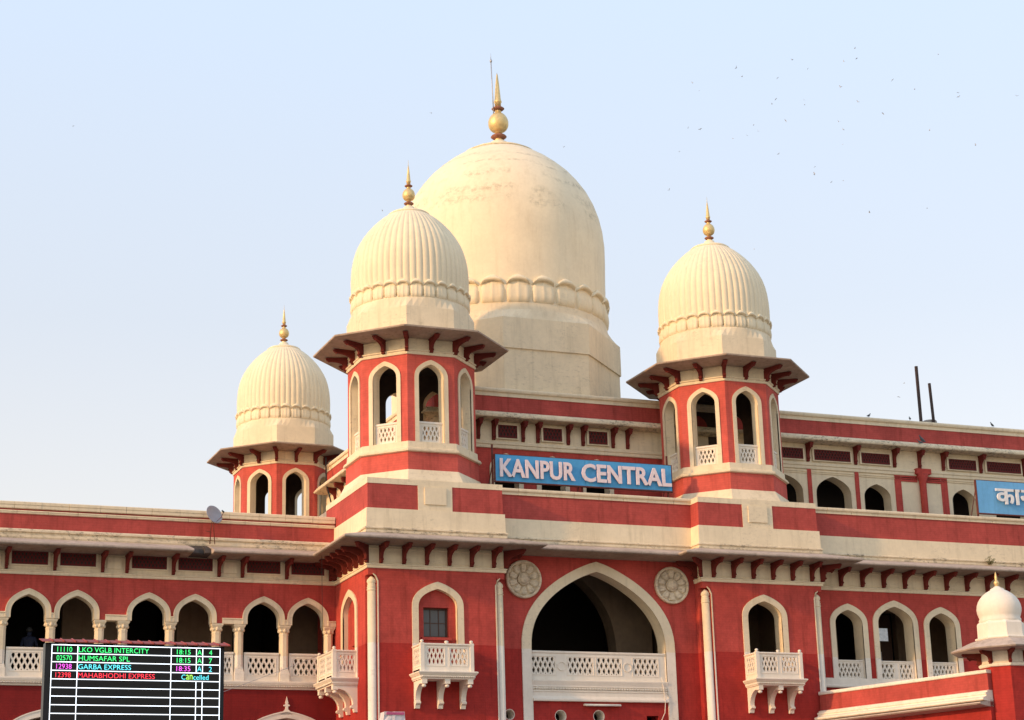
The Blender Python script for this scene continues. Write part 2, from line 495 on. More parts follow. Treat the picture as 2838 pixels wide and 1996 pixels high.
# ---- eave, string course, frieze and parapets, swept round the plan
PATH_L = [(XS, YW), (XL, YW), (XL, YT), (XL+WT, YT), (XL+WT, YC)]
PATH_R = [(XR, YC), (XR, YT), (XR+WT, YT), (XR+WT, YR), (XE, YR)]
string_prof = [(-I-.05, 12.97), (-.012, 12.97), (0, 13.0), (0, 13.055), (.025, 13.07), (.025, 13.105), (-.02, 13.125), (-I-.05, 13.125)]
frieze_prof = [(-I-.05, 13.12), (-.05, 13.12), (-.05, 13.175), (-.035, 13.18), (-.035, 13.20), (-.05, 13.205), (-.05, 13.62), (-.025, 13.63), (-.025, 13.66), (-.05, 13.67), (-.05, 13.80), (-I-.05, 13.80)]
eave_prof = [(-.1, 13.745), (.25, 13.75), (1.085, 13.775), (1.10, 13.80), (1.095, 13.845), (1.05, 13.86), (.45, 14.04), (.02, 14.16), (-.1, 14.16)]
for p in (PATH_L, PATH_R):
    put('string_course', MB().sweep(p, string_prof), M_CREAM, B)
    put('frieze_band', MB().sweep(p, frieze_prof), M_CREAM, B)
# eave slabs; the left one has a broken lip over the arcade
NOTCH = (13.95, 14.62)
broken = [(-.1, 13.745), (.62, 13.76), (.66, 13.80), (.60, 13.95), (.02, 14.16), (-.1, 14.16)]
put('eave_slab', MB().sweep([(XS, YW), (NOTCH[0], YW)], eave_prof), M_EAVE, B)
bm_ = MB().sweep([(NOTCH[0]+.001, YW), (14.2, YW)], broken)
bm_.sweep([(14.2, YW), (14.4, YW)], [(o*.86 if o > 0 else o, z) for o, z in broken]); bm_.sweep([(14.4, YW), (NOTCH[1]-.001, YW)], [(o*1.12 if o > 0 else o, z) for o, z in broken])
tag(put('eave_slab', bm_, M_BROKEN, B), 'broken stretch of eave with missing lip')
put('eave_slab', MB().sweep([(NOTCH[1], YW), (XL, YW), (XL, YT), (XL+WT, YT), (XL+WT, YC), (XR, YC), (XR, YT), (XR+WT, YT), (XR+WT, YR), (XE, YR)], eave_prof), M_EAVE, B)
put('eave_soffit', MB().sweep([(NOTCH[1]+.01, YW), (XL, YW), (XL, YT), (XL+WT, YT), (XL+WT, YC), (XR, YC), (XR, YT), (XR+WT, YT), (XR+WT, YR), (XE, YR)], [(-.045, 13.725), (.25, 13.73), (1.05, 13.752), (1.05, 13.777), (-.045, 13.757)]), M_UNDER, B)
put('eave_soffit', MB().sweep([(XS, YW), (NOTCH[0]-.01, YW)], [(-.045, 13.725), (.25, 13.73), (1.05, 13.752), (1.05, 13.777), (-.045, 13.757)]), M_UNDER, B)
mould_prof = [(-.3, 14.15), (.035, 14.15), (.05, 14.17), (.05, 14.225), (.03, 14.24), (.03, 14.275), (.075, 14.29), (.075, 14.335), (.04, 14.355), (0, 14.365), (-.3, 14.365)]
base_prof = [(-.3, 14.36), (.012, 14.36), (0, 15.0), (-.3, 15.0)]
red_prof = [(-.3, 14.99), (-.05, 14.99), (-.06, 15.86), (-.3, 15.86)]
tow_top = [(-.3, 15.855), (-.045, 15.855), (-.045, 16.05), (-.3, 16.05)]
PT1 = [(XL, YW+1.2), (XL, YT), (XL+WT, YT), (XL+WT, YC+1.6)]
PT2 = [(XR, YC+1.6), (XR, YT), (XR+WT, YT), (XR+WT, YR+1.6)]
PCN = [(XL+WT-.25, YC), (XR+.25, YC)]
PRW = [(XR+WT-.25, YR), (XE, YR)]
for p in (PT1, PT2, PCN, PRW):
    put('parapet_moulding', MB().sweep(p, mould_prof), M_MOULD, B)
    put('parapet_base', MB().sweep(p, base_prof), M_CREAM, B)
    q = put('parapet_band', MB().sweep(p, red_prof), M_REDPAR, B)
    if p in (PT1, PT2):
        put('parapet_cap', MB().sweep(p, tow_top), M_CREAM, B)
        x0 = p[1][0]
        put('parapet_panel', MB().box(x0+1.84, x0+3.075, YT+.035, YT+.2, 14.995, 15.86), M_CREAM, B)
        put('plaque', MB().box(x0+2.075, x0+2.845, YT-.005, YT+.04, 15.21, 15.80), M_CREAM, B)
    else:                                        # coping laid in stones with open joints
        x = p[0][0]; yy = p[0][1]
        while x < p[1][0] - .05:
            L = min(random.uniform(.95, 1.15), p[1][0] - x)
            d = random.uniform(-.006, .006)
            mb = MB().sweep([(x+.006, yy+d), (x+L-.006, yy+d)], [(-.34, 15.855), (-.02, 15.855), (-.02, 15.95), (.03, 15.965), (.045, 16.0), (.045, 16.05), (.02, 16.075), (-.34, 16.075)])
            put('coping_stone', mb, M_CREAM, q); x += L
# left wing has the lower parapet
PLW = [(XS, YW), (XL+.02, YW)]
put('parapet_moulding', MB().sweep(PLW, [(-.3, 14.155), (.03, 14.155), (.05, 14.20), (.05, 14.27), (.02, 14.29), (.02, 14.34), (.085, 14.37), (.085, 14.43), (.05, 14.47), (-.3, 14.47)]), M_MOULD, B)
q = put('parapet_band', MB().sweep(PLW, [(-.3, 14.465), (-.05, 14.465), (-.05, 15.16), (-.3, 15.16)]), M_REDPAR, B)
for z0, z1, o in ((14.985, 15.095, -.005), (15.15, 15.385, .03)):
    x = XS
    while x < PLW[1][0] - .05:
        L = min(random.uniform(.82, 1.05), PLW[1][0] - x)
        d = random.uniform(-.007, .007)
        zc = (z0 + z1)/2
        pr = [(-.34 if z0 > 15.1 else -.08, z0), (o-.02, z0), (o, z0+.02), (o, zc), (o+.02, zc+.015), (o+.02, z1-.02), (o, z1), (-.34 if z0 > 15.1 else -.08, z1)]
        put('coping_stone', MB().sweep([(x+.005, YW+d), (x+L-.005, YW+d)], pr), M_CREAM, q); x += L

# ---- flat roofs
put('roof_slab', MB().box(XS, XL+.1, YW+.3, 72, 14.0, 14.2), M_ROOF, B)
put('roof_slab', MB().box(XL+.25, XL+WT-.25, YT+.25, 67.5, 15.7, 16.0), M_ROOF, B)
put('roof_slab', MB().box(XR+.25, XR+WT-.25, YT+.25, 67.5, 15.7, 16.0), M_ROOF, B)
put('roof_slab', MB().box(XL+WT-.3, XR+.3, YC+.3, 67, 14.0, 14.3), M_ROOF, B)
put('roof_slab', MB().box(XR+WT-.3, XE, YR+.3, 72, 14.0, 14.3), M_ROOF, B)

# ---- brackets under the eaves
BRK = bracket_mesh('bracket', .60, .78, .095, M_BRK)
def brackets(parent, pts, rotz=0.0, zt=13.728, me=BRK, nm='bracket'):
    for x, y in pts:
        link(nm, me, parent, (x, y, zt), rotz)

# ---- left wing
MOD = 3.945
BAY = [7.965 + MOD*k for k in (-1, 0, 1, 2)]
AA, AH, AS = .585, .66, 11.68
bot = 11.545
low = [(XS, bot)]
cs = []
for b in BAY:
    for c in (b + .785, b + 2.355): cs.append(c)
cs = [c for c in cs if c - AA > XS + .05]
for c in cs: low += arch(AA, AH, AS, bot, c)
wallpoly = low + [(XL+.3, bot), (XL+.3, 13.9), (XS, 13.9)]
wing = put('wing_wall', MB().plate([wallpoly], 0, .36, FY(YW+I)), M_RED, B)
prev = None
for c in cs:
    mb = arch_trim(MB(), AA, AH, AS, bot, .155, .045, .40, FY(YW+I), c)
    put('arch_trim', mb, M_CREAM, wing)
for b in BAY:                                    # impost band between and beside the arches
    for x0, x1 in ((b-.205-.445, b+.045), (b+1.525, b+1.615)):
        x0 = max(x0, XS)
        if x1 > x0: put('impost_band', MB().sweep([(x0, YW+I), (x1, YW+I)], [(-.35, 11.535), (.05, 11.535), (.05, 11.68), (.075, 11.69), (.075, 11.715), (.0, 11.74), (-.35, 11.74)]), M_CREAM, wing)
put('impost_band', MB().sweep([(XL-.25, YW+I), (XL+.05, YW+I)], [(-.35, 11.535), (.05, 11.535), (.05, 11.68), (.075, 11.69), (.075, 11.715), (.0, 11.74), (-.35, 11.74)]), M_CREAM, wing)
# columns: chamfered shaft, carved capital, spreading base
cb = MB()
cb.lathe([(.235, 0), (.235, .30), (.215, .34), (.205, .40), (.165, .52)], 4, rot=math.pi/4, smooth=False)
cb.lathe([(.158, .45), (.158, 1.60)], 8, rot=math.pi/8, smooth=False)
cb.lathe([(.158, 1.58), (.168, 1.62), (.168, 1.65), (.155, 1.66), (.175, 1.74), (.19, 1.80)], 8, rot=math.pi/8, smooth=False)
cb.lathe([(.20, 1.775), (.265, 1.86), (.285, 1.89), (.285, 1.925), (.26, 1.945)], 4, rot=math.pi/4, smooth=False)
for k in range(8):                               # acanthus lobes on the capital
    a = math.pi/4*k
    cb.lathe([(.0, 1.69), (.045, 1.71), (.055, 1.76), (.03, 1.82), (0, 1.835)], 6, (.165*math.cos(a), .165*math.sin(a)))
COLM = cb.mesh('column', M_CREAM)
colx = []
for b in BAY: colx += [b - .035, b + 1.545, b + 3.135]
for x in colx:
    if x > XS + .3: link('column', COLM, wing, (x, YW+I+.17, 9.60))
# balustrades between columns
for b in BAY:
    for x0, x1 in ((b+.15, b+1.36), (b+1.73, b+2.95), (b+3.32, b+MOD-.22)):
        if x0 < XS + .2: continue
        x1 = min(x1, XL - .02)
        m_ = .14 if x1 - x0 > .7 else .07
        mb = lattice_panel(x0, x1, 9.62, 10.53, [(x0+m_, x1-m_, 9.86, 10.41)], .10, .20, FY(YW+I))
        mb.sweep([(x0, YW+I+.15), (x1, YW+I+.15)], [(-.08, 10.52), (.075, 10.52), (.085, 10.54), (.085, 10.58), (.06, 10.60), (-.08, 10.60)])
        put('lattice_balustrade', mb, M_WHITE, wing)
# ledge with a cable moulding
put('ledge', MB().sweep([(XS, YW), (XL, YW)], [(-.45, 9.345), (-.02, 9.345), (.0, 9.365), (.0, 9.40), (.03, 9.41), (.03, 9.47), (.06, 9.49), (.09, 9.56), (.09, 9.60), (.06, 9.615), (-.45, 9.615)]), M_WHITE, wing)
def cable(x0, x1, y, z, r, parent, mat, step=.085, axis='x'):
    mb = MB()
    n = int((x1-x0)/step)
    for i in range(n):
        c = x0 + (i+.5)*(x1-x0)/n
        e = step*.62
        if axis == 'x': P = [(c-e, y-.002, z-r), (c-e+.03, y-r, z-r*.3), (c+e-.03, y-r, z+r*.3), (c+e, y-.002, z+r)]
        else: P = [(y-.002, c-e, z-r), (y-r, c-e+.03, z-r*.3), (y-r, c+e-.03, z+r*.3), (y-.002, c+e, z+r)]
        mb.tube(P, [r*.35, r*.6, r*.6, r*.35], 5)
    return tag(put('rope_moulding', mb, mat, parent), kind='stuff')
cable(XS, XL-.05, YW-.03, 9.44, .034, wing, M_WHITE)
# lower wall of the wing, with arches topped by finials
LA = [17.47 - MOD*k for k in range(4)]
holes = [arch(1.18, .62, 7.80, 3.0, c) for c in LA]
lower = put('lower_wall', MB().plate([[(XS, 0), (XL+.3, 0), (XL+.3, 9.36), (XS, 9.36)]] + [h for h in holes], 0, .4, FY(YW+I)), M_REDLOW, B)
fin = [(.0, -.04), (.10, 0), (.055, .08), (.045, .13), (.10, .17), (.11, .21), (.06, .24), (.05, .27), (.075, .30), (.045, .40), (.0, .56)]
for c in LA:
    put('arch_trim', arch_trim(MB(), 1.18, .62, 7.80, 3.0, .20, .05, .42, FY(YW+I), c), M_CREAM, lower)
    mb = MB(); mb.plate([[(c-.24, 8.50), (c+.24, 8.50), (c+.06, 8.68), (c, 8.74), (c-.06, 8.68)]], -.05, .01, FY(YW+I))
    mb.plate([[(c-.045, 8.66), (c+.045, 8.66), (c+.05, 8.74), (c+.035, 8.78), (c+.105, 8.80), (c+.11, 8.835), (c+.06, 8.85), (c+.035, 8.875), (c+.055, 8.90), (c+.03, 8.99), (c, 9.115),
               (c-.03, 8.99), (c-.055, 8.90), (c-.035, 8.875), (c-.06, 8.85), (c-.11, 8.835), (c-.105, 8.80), (c-.035, 8.78), (c-.05, 8.74)]], -.045, .01, FY(YW+I))
    put('arch_finial', mb, M_CREAM, lower)
# vents and brackets of the wing frieze
def vent(x0, x1, z0, z1, y, parent):
    mb = lattice_panel(x0, x1, z0, z1, [(x0+.02, x1-.02, z0+.02, z1-.02)], .02, .05, FY(y), .125, .125)
    v = put('vent_lattice', mb, M_VENT, parent)
    put('vent_backing', MB().box(x0, x1, y+.055, y+.068, z0, z1), M_DARKIN, v)
    put('vent_frame', MB().plate([[(x0-.1, z0-.07), (x1+.1, z0-.07), (x1+.1, z1+.07), (x0-.1, z1+.07)], [(x0-.004, z0-.004), (x0-.004, z1+.004), (x1+.004, z1+.004), (x1+.004, z0-.004)]], .03, .08, FY(y)), M_CREAM, v)
fw_ = put('frieze_wall', MB().box(XS, XL-.05, YW+.04, YW+.06, 13.13, 13.79), M_CREAM, B)
for b in BAY:
    for x0 in (b + .20, b + 1.77):
        if x0 > XS: vent(x0, x0+1.125, 13.325, 13.70, YW-.035, fw_)
    if b + MOD < XL: put('frieze_panel', MB().box(b+3.30, b+3.78, YW-.005, YW+.03, 13.26, 13.64), M_CREAM, fw_)
    brackets(fw_, [(x, YW+.05) for x in (b+.01, b+1.575, b+3.145) if x > XS])
# gallery behind the arcade
gal = put('gallery_floor', MB().box(XS, XL+.2, YW+.4, 67.2, 9.2, 9.6), M_INNER, B)
put('gallery_ceiling', MB().box(XS, XL+.2, YW+.38, 67.2, 13.15, 13.4), M_INNER, gal)
doors = [[(b+.30, 9.61), (b+2.28, 9.61), (b+2.28, 12.9), (b+.30, 12.9)] for b in BAY]
put('gallery_wall', MB().plate([[(XS, 9.6), (XL+.2, 9.6), (XL+.2, 13.2), (XS, 13.2)]] + doors, 0, .3, FY(66.2)), M_INNER, gal)
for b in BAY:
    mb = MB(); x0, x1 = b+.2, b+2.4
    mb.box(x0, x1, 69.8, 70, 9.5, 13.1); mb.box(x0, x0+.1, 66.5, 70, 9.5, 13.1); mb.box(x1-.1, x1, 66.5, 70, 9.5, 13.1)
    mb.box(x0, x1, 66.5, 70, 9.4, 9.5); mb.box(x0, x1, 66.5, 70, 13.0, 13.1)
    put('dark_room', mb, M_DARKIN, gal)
put('end_wall', MB().box(XS-.3, XS, YW+.05, 72, 0, 15.3), M_RED, B)
# behind the lower arches
put('lower_back_wall', MB().box(XS, XL+.2, 66.5, 66.8, 0, 9.2), M_INNER, B)

# ---- towers
WA, WH, WS = .71, .66, 11.70
def tower(x0, left):
    xc = x0 + WT/2
    a, b_ = x0 + I, x0 + WT - I
    hole = arch(WA, WH, WS, 9.35, xc)
    mb = MB()
    mb.plate([[(a+.30, 0), (b_-.30, 0), (b_-.30, 13.85), (a+.30, 13.85)], hole], 0, .5, FY(YT+I))
    fh = arch(WA, WH, WS, 9.35, 62.15)
    back = 66.0
    loops = [[(YT+I+.34, 0), (back, 0), (back, 13.85), (YT+I+.34, 13.85)]] + ([fh] if left else [])
    mb.plate(loops, 0, .5, FX(a))
    mb.plate([[(YT+I+.34, 0), (back, 0), (back, 13.85), (YT+I+.34, 13.85)]], 0, .5, FX(b_-.5))
    for xx in (a, b_-.31): mb.box(xx, xx+.31, YT+I, YT+I+.345, 12.76, 13.85)
    mb.box(a+.1, b_-.1, back, back+.2, 0, 13.85)
    t = put('tower_block', mb, M_RED, B)
    # corner columns in their notches
    for cx in (a+.165, b_-.165):
        cm = MB()
        cm.lathe([(.145, 0), (.145, 12.25)], 20, (cx, YT+I+.155))
        cm.lathe([(.145, 12.22), (.16, 12.24), (.16, 12.28), (.135, 12.29), (.155, 12.33), (.155, 12.36), (.13, 12.37), (.15, 12.41), (.15, 12.43), (.12, 12.45), (.15, 12.49), (.16, 12.54), (.145, 12.60), (.08, 12.67), (.0, 12.74)], 20, (cx, YT+I+.155))
        put('corner_column', cm, M_CREAM, t)
    for s_, cx in ((1, a+.33), (-1, b_-.33)):      # groove moulding beside the column, arched over its top
        gm = MB(); d = s_
        gm.plate([[(cx-.022, 0), (cx+.022, 0), (cx+.022, 12.55), (cx-d*.06, 12.72), (cx-d*.165, 12.80), (cx-d*.165, 12.765), (cx-d*.085, 12.69), (cx-.022, 12.53)]], -.018, .02, FY(YT+I))
        put('groove_moulding', gm, M_CREAM, t)
    tr = put('arch_trim', arch_trim(MB(), WA, WH, WS, 9.40, .205, .04, .52, FY(YT+I), xc, lip=False), M_CREAM, t)
    if left: put('arch_trim', arch_trim(MB(), WA, WH, WS, 9.40, .205, .04, .52, FX(a), 62.15, lip=False), M_CREAM, t)
    brackets(t, [(x0 + .49 + .805*k, YT+.05) for k in range(6)])
    for cx, rz in ((x0+.05, R(-45)), (x0+WT-.05, R(45))): link('bracket', BRK, t, (cx, YT+.06, 13.728), rz)
    if left:
        brackets(t, [(x0+.05, YT + .50 + .62*k) for k in range(6)], R(-90))
    else:
        brackets(t, [(x0+.05, YT + .40)], R(-90))
    brackets(t, [(x0+WT-.05, YT + .40)], R(90))
    return t
TW1 = tower(XL, True)
TW2 = tower(XR, False)
# blind niches with small windows in the left tower
def niche(parent, M, cx, wx0, wx1, inner):
    # the red infill with a square window opening
    inf = arch(WA+.02, WH+.02, WS, 9.36, cx)
    wz0, wz1 = 10.74, 11.74
    nm = put('niche_infill', MB().plate([inf, [(wx0, wz0), (wx0, wz1), (wx1, wz1), (wx1, wz0)]], inner, inner+.30, M), M_RED, parent)
    put('window_sill', MB().plate([[(wx0-.08, wz0-.10), (wx1+.08, wz0-.10), (wx1+.08, wz0-.004), (wx0-.08, wz0-.004)]], inner-.09, inner+.1, M), M_RED, parent)
    fr = MB()
    fr.plate([[(wx0, wz0), (wx1, wz0), (wx1, wz1), (wx0, wz1)], [(wx0+.06, wz0+.06), (wx0+.06, wz1-.06), (wx1-.06, wz1-.06), (wx1-.06, wz0+.06)]], inner+.16, inner+.24, M)
    for k in (1, 2):
        x = wx0 + (wx1-wx0)*k/3; fr.plate([[(x-.015, wz0+.05), (x+.015, wz0+.05), (x+.015, wz1-.05), (x-.015, wz1-.05)]], inner+.18, inner+.22, M)
    zc = (wz0+wz1)/2
    fr.plate([[(wx0+.05, zc-.015), (wx1-.05, zc-.015), (wx1-.05, zc+.015), (wx0+.05, zc+.015)]], inner+.183, inner+.223, M)
    put('window_frame', fr, M_WOOD, parent)
    for k in range(3):
        for j in range(2):
            xa, xb = wx0+.02 + (wx1-wx0-.04)*k/3, wx0+.02 + (wx1-wx0-.04)*(k+1)/3
            za, zb = wz0+.02 + (wz1-wz0-.04)*j/2, wz0+.02 + (wz1-wz0-.04)*(j+1)/2
            put('window_pane', MB().plate([[(xa, za), (xb-.004, za), (xb-.004, zb-.004), (xa, zb-.004)]], inner+.196, inner+.206, M), M_GLASS, parent)
    put('window_back', MB().plate([[(wx0-.3, wz0-.3), (wx1+.3, wz0-.3), (wx1+.3, wz1+.3), (wx0-.3, wz1+.3)]], inner+.8, inner+.85, M), M_DARKIN, parent)
niche(TW1, FY(YT+I), XL+WT/2, 21.19, 22.09, .16)
niche(TW1, FX(XL+I), 62.15, 61.30, 62.10, .16)
# right tower: open doorway with a dim room behind
rm = MB(); xc = XR + WT/2
rm.box(xc-1.6, xc+1.6, 63.4, 63.5, 9.2, 13.5); rm.box(xc-1.7, xc-1.6, YT+.57, 63.5, 9.2, 13.5); rm.box(xc+1.6, xc+1.7, YT+.57, 63.5, 9.2, 13.5)
rm.box(xc-1.7, xc+1.7, YT+.57, 63.5, 9.1, 9.2); rm.box(xc-1.7, xc+1.7, YT+.57, 63.5, 13.5, 13.6)
put('door_room', rm, M_INNER, TW2)

# ---- balconies on carved brackets
def balcony_meshes():
    z = lambda v: v - 9.24                      # local zero at the underside of the ledge
    D, Wd = .85, .92
    P = [(-Wd, .04), (-Wd, -D), (Wd, -D), (Wd, .04)]
    parts = {}
    slab = MB(); slab.box(-Wd+.02, Wd-.02, -D+.02, .02, z(9.26), z(9.58))
    slab.sweep(P, [(-.1, z(9.24)), (.005, z(9.24)), (.01, z(9.275)), (.035, z(9.285)), (.035, z(9.345)), (.06, z(9.37)), (.10, z(9.42)), (.12, z(9.445)), (.12, z(9.475)), (.08, z(9.49)), (.0, z(9.50)), (-.1, z(9.50))])
    parts['slab'] = slab.mesh('balcony', M_WHITE)
    w2 = Wd
    fr = lattice_panel(-w2+.08, w2-.08, z(9.50), z(10.34), [(-.68, -.11, z(9.70), z(10.235)), (.11, .68, z(9.70), z(10.235))], .02, .09, lambda u, v, t: (u, -D + t, v), .142, .18)
    parts['front'] = fr.mesh('lattice_panel', M_WHITE)
    sd = lattice_panel(-D+.10, .03, z(9.50), z(10.34), [(-D+.21, -.12, z(9.70), z(10.235))], .02, .09, lambda u, v, t: (-Wd + t, u, v), .142, .18)
    parts['side'] = sd.mesh('lattice_panel', M_WHITE)
    rail = MB().sweep(P, [(-.11, z(10.335)), (0, z(10.335)), (.02, z(10.355)), (.02, z(10.385)), (-.02, z(10.405)), (-.09, z(10.405)), (-.13, z(10.385)), (-.13, z(10.355))])
    parts['rail'] = rail.mesh('hand_rail', M_WHITE)
    post = MB(); post.box(-.065, .065, -.065, .065, z(9.495), z(10.42))
    post.lathe([(.055, z(10.42)), (.035, z(10.435)), (.06, z(10.46)), (.062, z(10.49)), (.04, z(10.515)), (0, z(10.525))], 10)
    parts['post'] = post.mesh('post', M_WHITE)
    br = MB()
    prof = [(0, z(9.26)), (.80, z(9.26)), (.80, z(9.14)), (.74, z(9.12))]
    for i in range(11):
        a = math.pi/2*i/10
        prof.append((.74 - .56*math.sin(a), z(9.12) - .50*(1 - math.cos(a))))
    prof += [(.20, z(8.60)), (.25, z(8.565)), (.255, z(8.52)), (.21, z(8.49)), (.16, z(8.47)), (.15, z(8.43)), (.13, z(8.36)), (0, z(8.36))]
    br.plate([[(-p[0], p[1]) for p in prof]], -.085, .085, lambda u, v, t: (t, u, v))
    parts['bracket'] = br.mesh('balcony_bracket', M_WHITE)
    pd = MB(); pd.box(-.09, .09, -.09, .09, z(9.09), z(9.255))
    pd.lathe([(.05, z(9.09)), (.04, z(9.075)), (.075, z(9.045)), (.08, z(9.02)), (.06, z(8.985)), (0, z(8.97))], 10)
    parts['pendant'] = pd.mesh('pendant', M_WHITE)
    rope = MB()
    n = 26
    for i in range(n):
        c = -Wd + (i+.5)*2*Wd/n
        rope.tube([(c-.045, -D-.035, z(9.29)), (c-.015, -D-.062, z(9.305)), (c+.015, -D-.062, z(9.325)), (c+.045, -D-.035, z(9.34))], [.010, .02, .02, .010], 5)
    parts['rope'] = rope.mesh('rope_moulding', M_WHITE)
    return parts
BP = balcony_meshes()
def balcony(loc, rz):
    o = link('balcony', BP['slab'], B, loc, rz)
    local('lattice_panel', BP['front'], None, o)
    local('lattice_panel', BP['side'], None, o)
    s2 = local('lattice_panel', BP['side'], None, o); s2.scale = (-1, 1, 1)
    local('hand_rail', BP['rail'], None, o)
    for x in (-.865, .865): local('post', BP['post'], None, o, (x, -.80, 0))
    local('post', BP['post'], None, o, (0, -.785, 0)).scale = (1.2, .75, .985)
    for x in (-.80, 0, .80):
        local('balcony_bracket', BP['bracket'], None, o, (x, .03, 0))
        local('pendant', BP['pendant'], None, o, (x, -.76, 0))
    local('rope_moulding', BP['rope'], None, o)['kind'] = 'stuff'
    return o
balcony((XL+WT/2, YT+I, 9.24), 0)
balcony((XR+WT/2, YT+I, 9.24), 0)
balcony((XL+I, 62.19, 9.24), R(-90))

# ---- gateway bay between the towers
GA, GH, GS, GX = 2.58, 2.73, 10.55, 27.79
def circ(cx, cz, r, n=28): return [(cx + r*math.cos(2*math.pi*i/n), cz + r*math.sin(2*math.pi*i/n)) for i in range(n)]
ports = [(26.25, 8.24, .215), (27.68, 8.25, .215), (24.38, 8.28, .185)]
gw = put('gateway_wall', MB().plate([[(XL+WT-.3, 0), (XR+.3, 0), (XR+.3, 13.85), (XL+WT-.3, 13.85)], arch(GA, GH, GS, 8.95, GX, 20), [(29.5, 7.9), (29.96, 7.9), (29.96, 8.29), (29.5, 8.29)]] + [circ(*p) for p in ports], 0, .6, FY(YC+I)), M_RED, B)
gt = MB()
inn = arch(GA-.02, GH-.02, GS, 8.95, GX, 20); mid = arch(GA+.004, GH+.004, GS, 8.95, GX, 20); out = arch(GA+.335, GH+.335, GS, 8.95, GX, 20)
gt.plate([out + inn[::-1]], -.05, .012, FY(YC+I))
gt.plate([mid + inn[::-1]], -.046, .60, FY(YC+I))
for s_ in (-1, 1):
    xa, xb = sorted((GX + s_*(GA-.02), GX + s_*(GA+.335)))
    gt.box(xa, xb, YC+I-.05, YC+I+.05, 4.0, 8.95)
put('arch_trim', gt, M_CREAM, gw)
for x, z_, r_ in ports:
    put('porthole_lining', MB().plate([circ(x, z_, r_), circ(x, z_, r_-.02)[::-1]], .004, .6, FY(YC+I)), M_CREAM, gw)
put('porthole_back', MB().box(24.2, 31.4, YC+1.2, YC+1.25, 7.0, 8.9), M_DARKIN, gw)
# balcony front in the gateway
x0, x1 = GX-GA+.02, GX+GA-.02
fields = [(25.24, 26.12), (26.61, 27.54), (27.70, 28.62), (29.10, 30.04)]
mb = lattice_panel(x0, x1, 9.46, 10.42, [(a, b, 9.68, 10.25) for a, b in fields], .06, .16, FY(YC+I), .185, .19)
put('lattice_balustrade', mb, M_WHITE, gw)
put('hand_rail', MB().sweep([(x0, YC+I+.10), (x1, YC+I+.10)], [(-.12, 10.385), (.05, 10.385), (.07, 10.40), (.07, 10.45), (.04, 10.47), (-.12, 10.47)]), M_WHITE, gw)
for cx in (26.37, 28.87):
    put('boss', MB().plate([circ(cx, 9.95, .16, 24), circ(cx, 9.95, .135, 24)[::-1]], .035, .065, FY(YC+I)), M_WHITE, gw)
put('ledge', MB().sweep([(x0, YC+I), (x1, YC+I)], [(-.6, 8.74), (.10, 8.74), (.11, 8.76), (.11, 8.81), (.08, 8.83), (.02, 8.92), (.02, 9.06), (.045, 9.07), (.045, 9.09), (.02, 9.10), (.02, 9.22), (.045, 9.23), (.045, 9.28), (.07, 9.36), (.09, 9.42), (.09, 9.45), (.02, 9.465), (-.6, 9.465)]), M_WHITE, gw)
cable(x0, x1, YC+I-.015, 9.165, .032, gw, M_WHITE, .10)
# rosettes: dished disc, rim, ten petals, centre boss
def rosette(cx, cz):
    r0 = .665
    d = MB().lathe([(0, 0), (r0, 0), (r0, .10), (r0-.012, .14), (r0-.06, .155), (r0-.085, .135), (r0-.10, .03), (.0, .02)], 48)
    def turn(mb): mb.v = [(cx + x, YC+I - z, cz + y) for x, y, z in mb.v]; return mb
    ro = put('rosette', turn(d), M_ROSE, gw)
    put('rosette_boss', turn(MB().lathe([(.215, .02), (.215, .11), (.195, .135), (.175, .10), (.165, .10), (.155, .15), (.10, .175), (0, .18)], 28)), M_ROSE, gw)
    for k in range(10):
        a = 2*math.pi*(k + .5)/10
        pm = MB()
        pts = []
        prof = [(.235, .030), (.28, .085), (.38, .125), (.48, .135), (.535, .095), (.55, .04)]
        N = 7; vs = []; fs = []
        for i, (rr, wd) in enumerate(prof):
            for j in range(N):
                t = -1 + 2*j/(N-1)
                hgt = .015 + (.115 if 0 < i < len(prof)-1 else .02)*max(0, 1 - t**4)**.5 - (.045*math.exp(-(t*2.2)**2) if 0 < i < 4 else 0)
                x, y = rr, wd*t
                vs.append((x*math.cos(a) - y*math.sin(a), x*math.sin(a) + y*math.cos(a), hgt))
        for i in range(len(prof)-1):
            for j in range(N-1): fs.append((i*N+j, i*N+j+1, (i+1)*N+j+1, (i+1)*N+j))
        pm.add(vs, fs, True)
        put('rosette_petal', turn(pm), M_ROSE, gw)
rosette(25.0, 12.89)
rosette(30.69, 12.88)
# room inside the gateway with a second arch
rw_ = MB().plate([[(24.3, 9.4), (31.4, 9.4), (31.4, 13.9), (24.3, 13.9)], arch(1.86, 3.18, 10.6, 9.45, 27.79, 14), [(31.1, 9.45), (31.38, 9.45), (31.38, 12.4), (31.1, 12.4)]], 0, .7, FY(63.2))
ri = put('inner_arch_wall', rw_, M_INNER, gw)
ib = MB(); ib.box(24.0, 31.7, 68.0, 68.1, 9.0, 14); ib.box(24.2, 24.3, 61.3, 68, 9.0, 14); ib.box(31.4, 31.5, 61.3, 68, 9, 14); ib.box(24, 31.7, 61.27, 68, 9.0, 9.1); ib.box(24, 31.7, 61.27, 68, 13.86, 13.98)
put('inner_room', ib, M_DARKIN, gw)

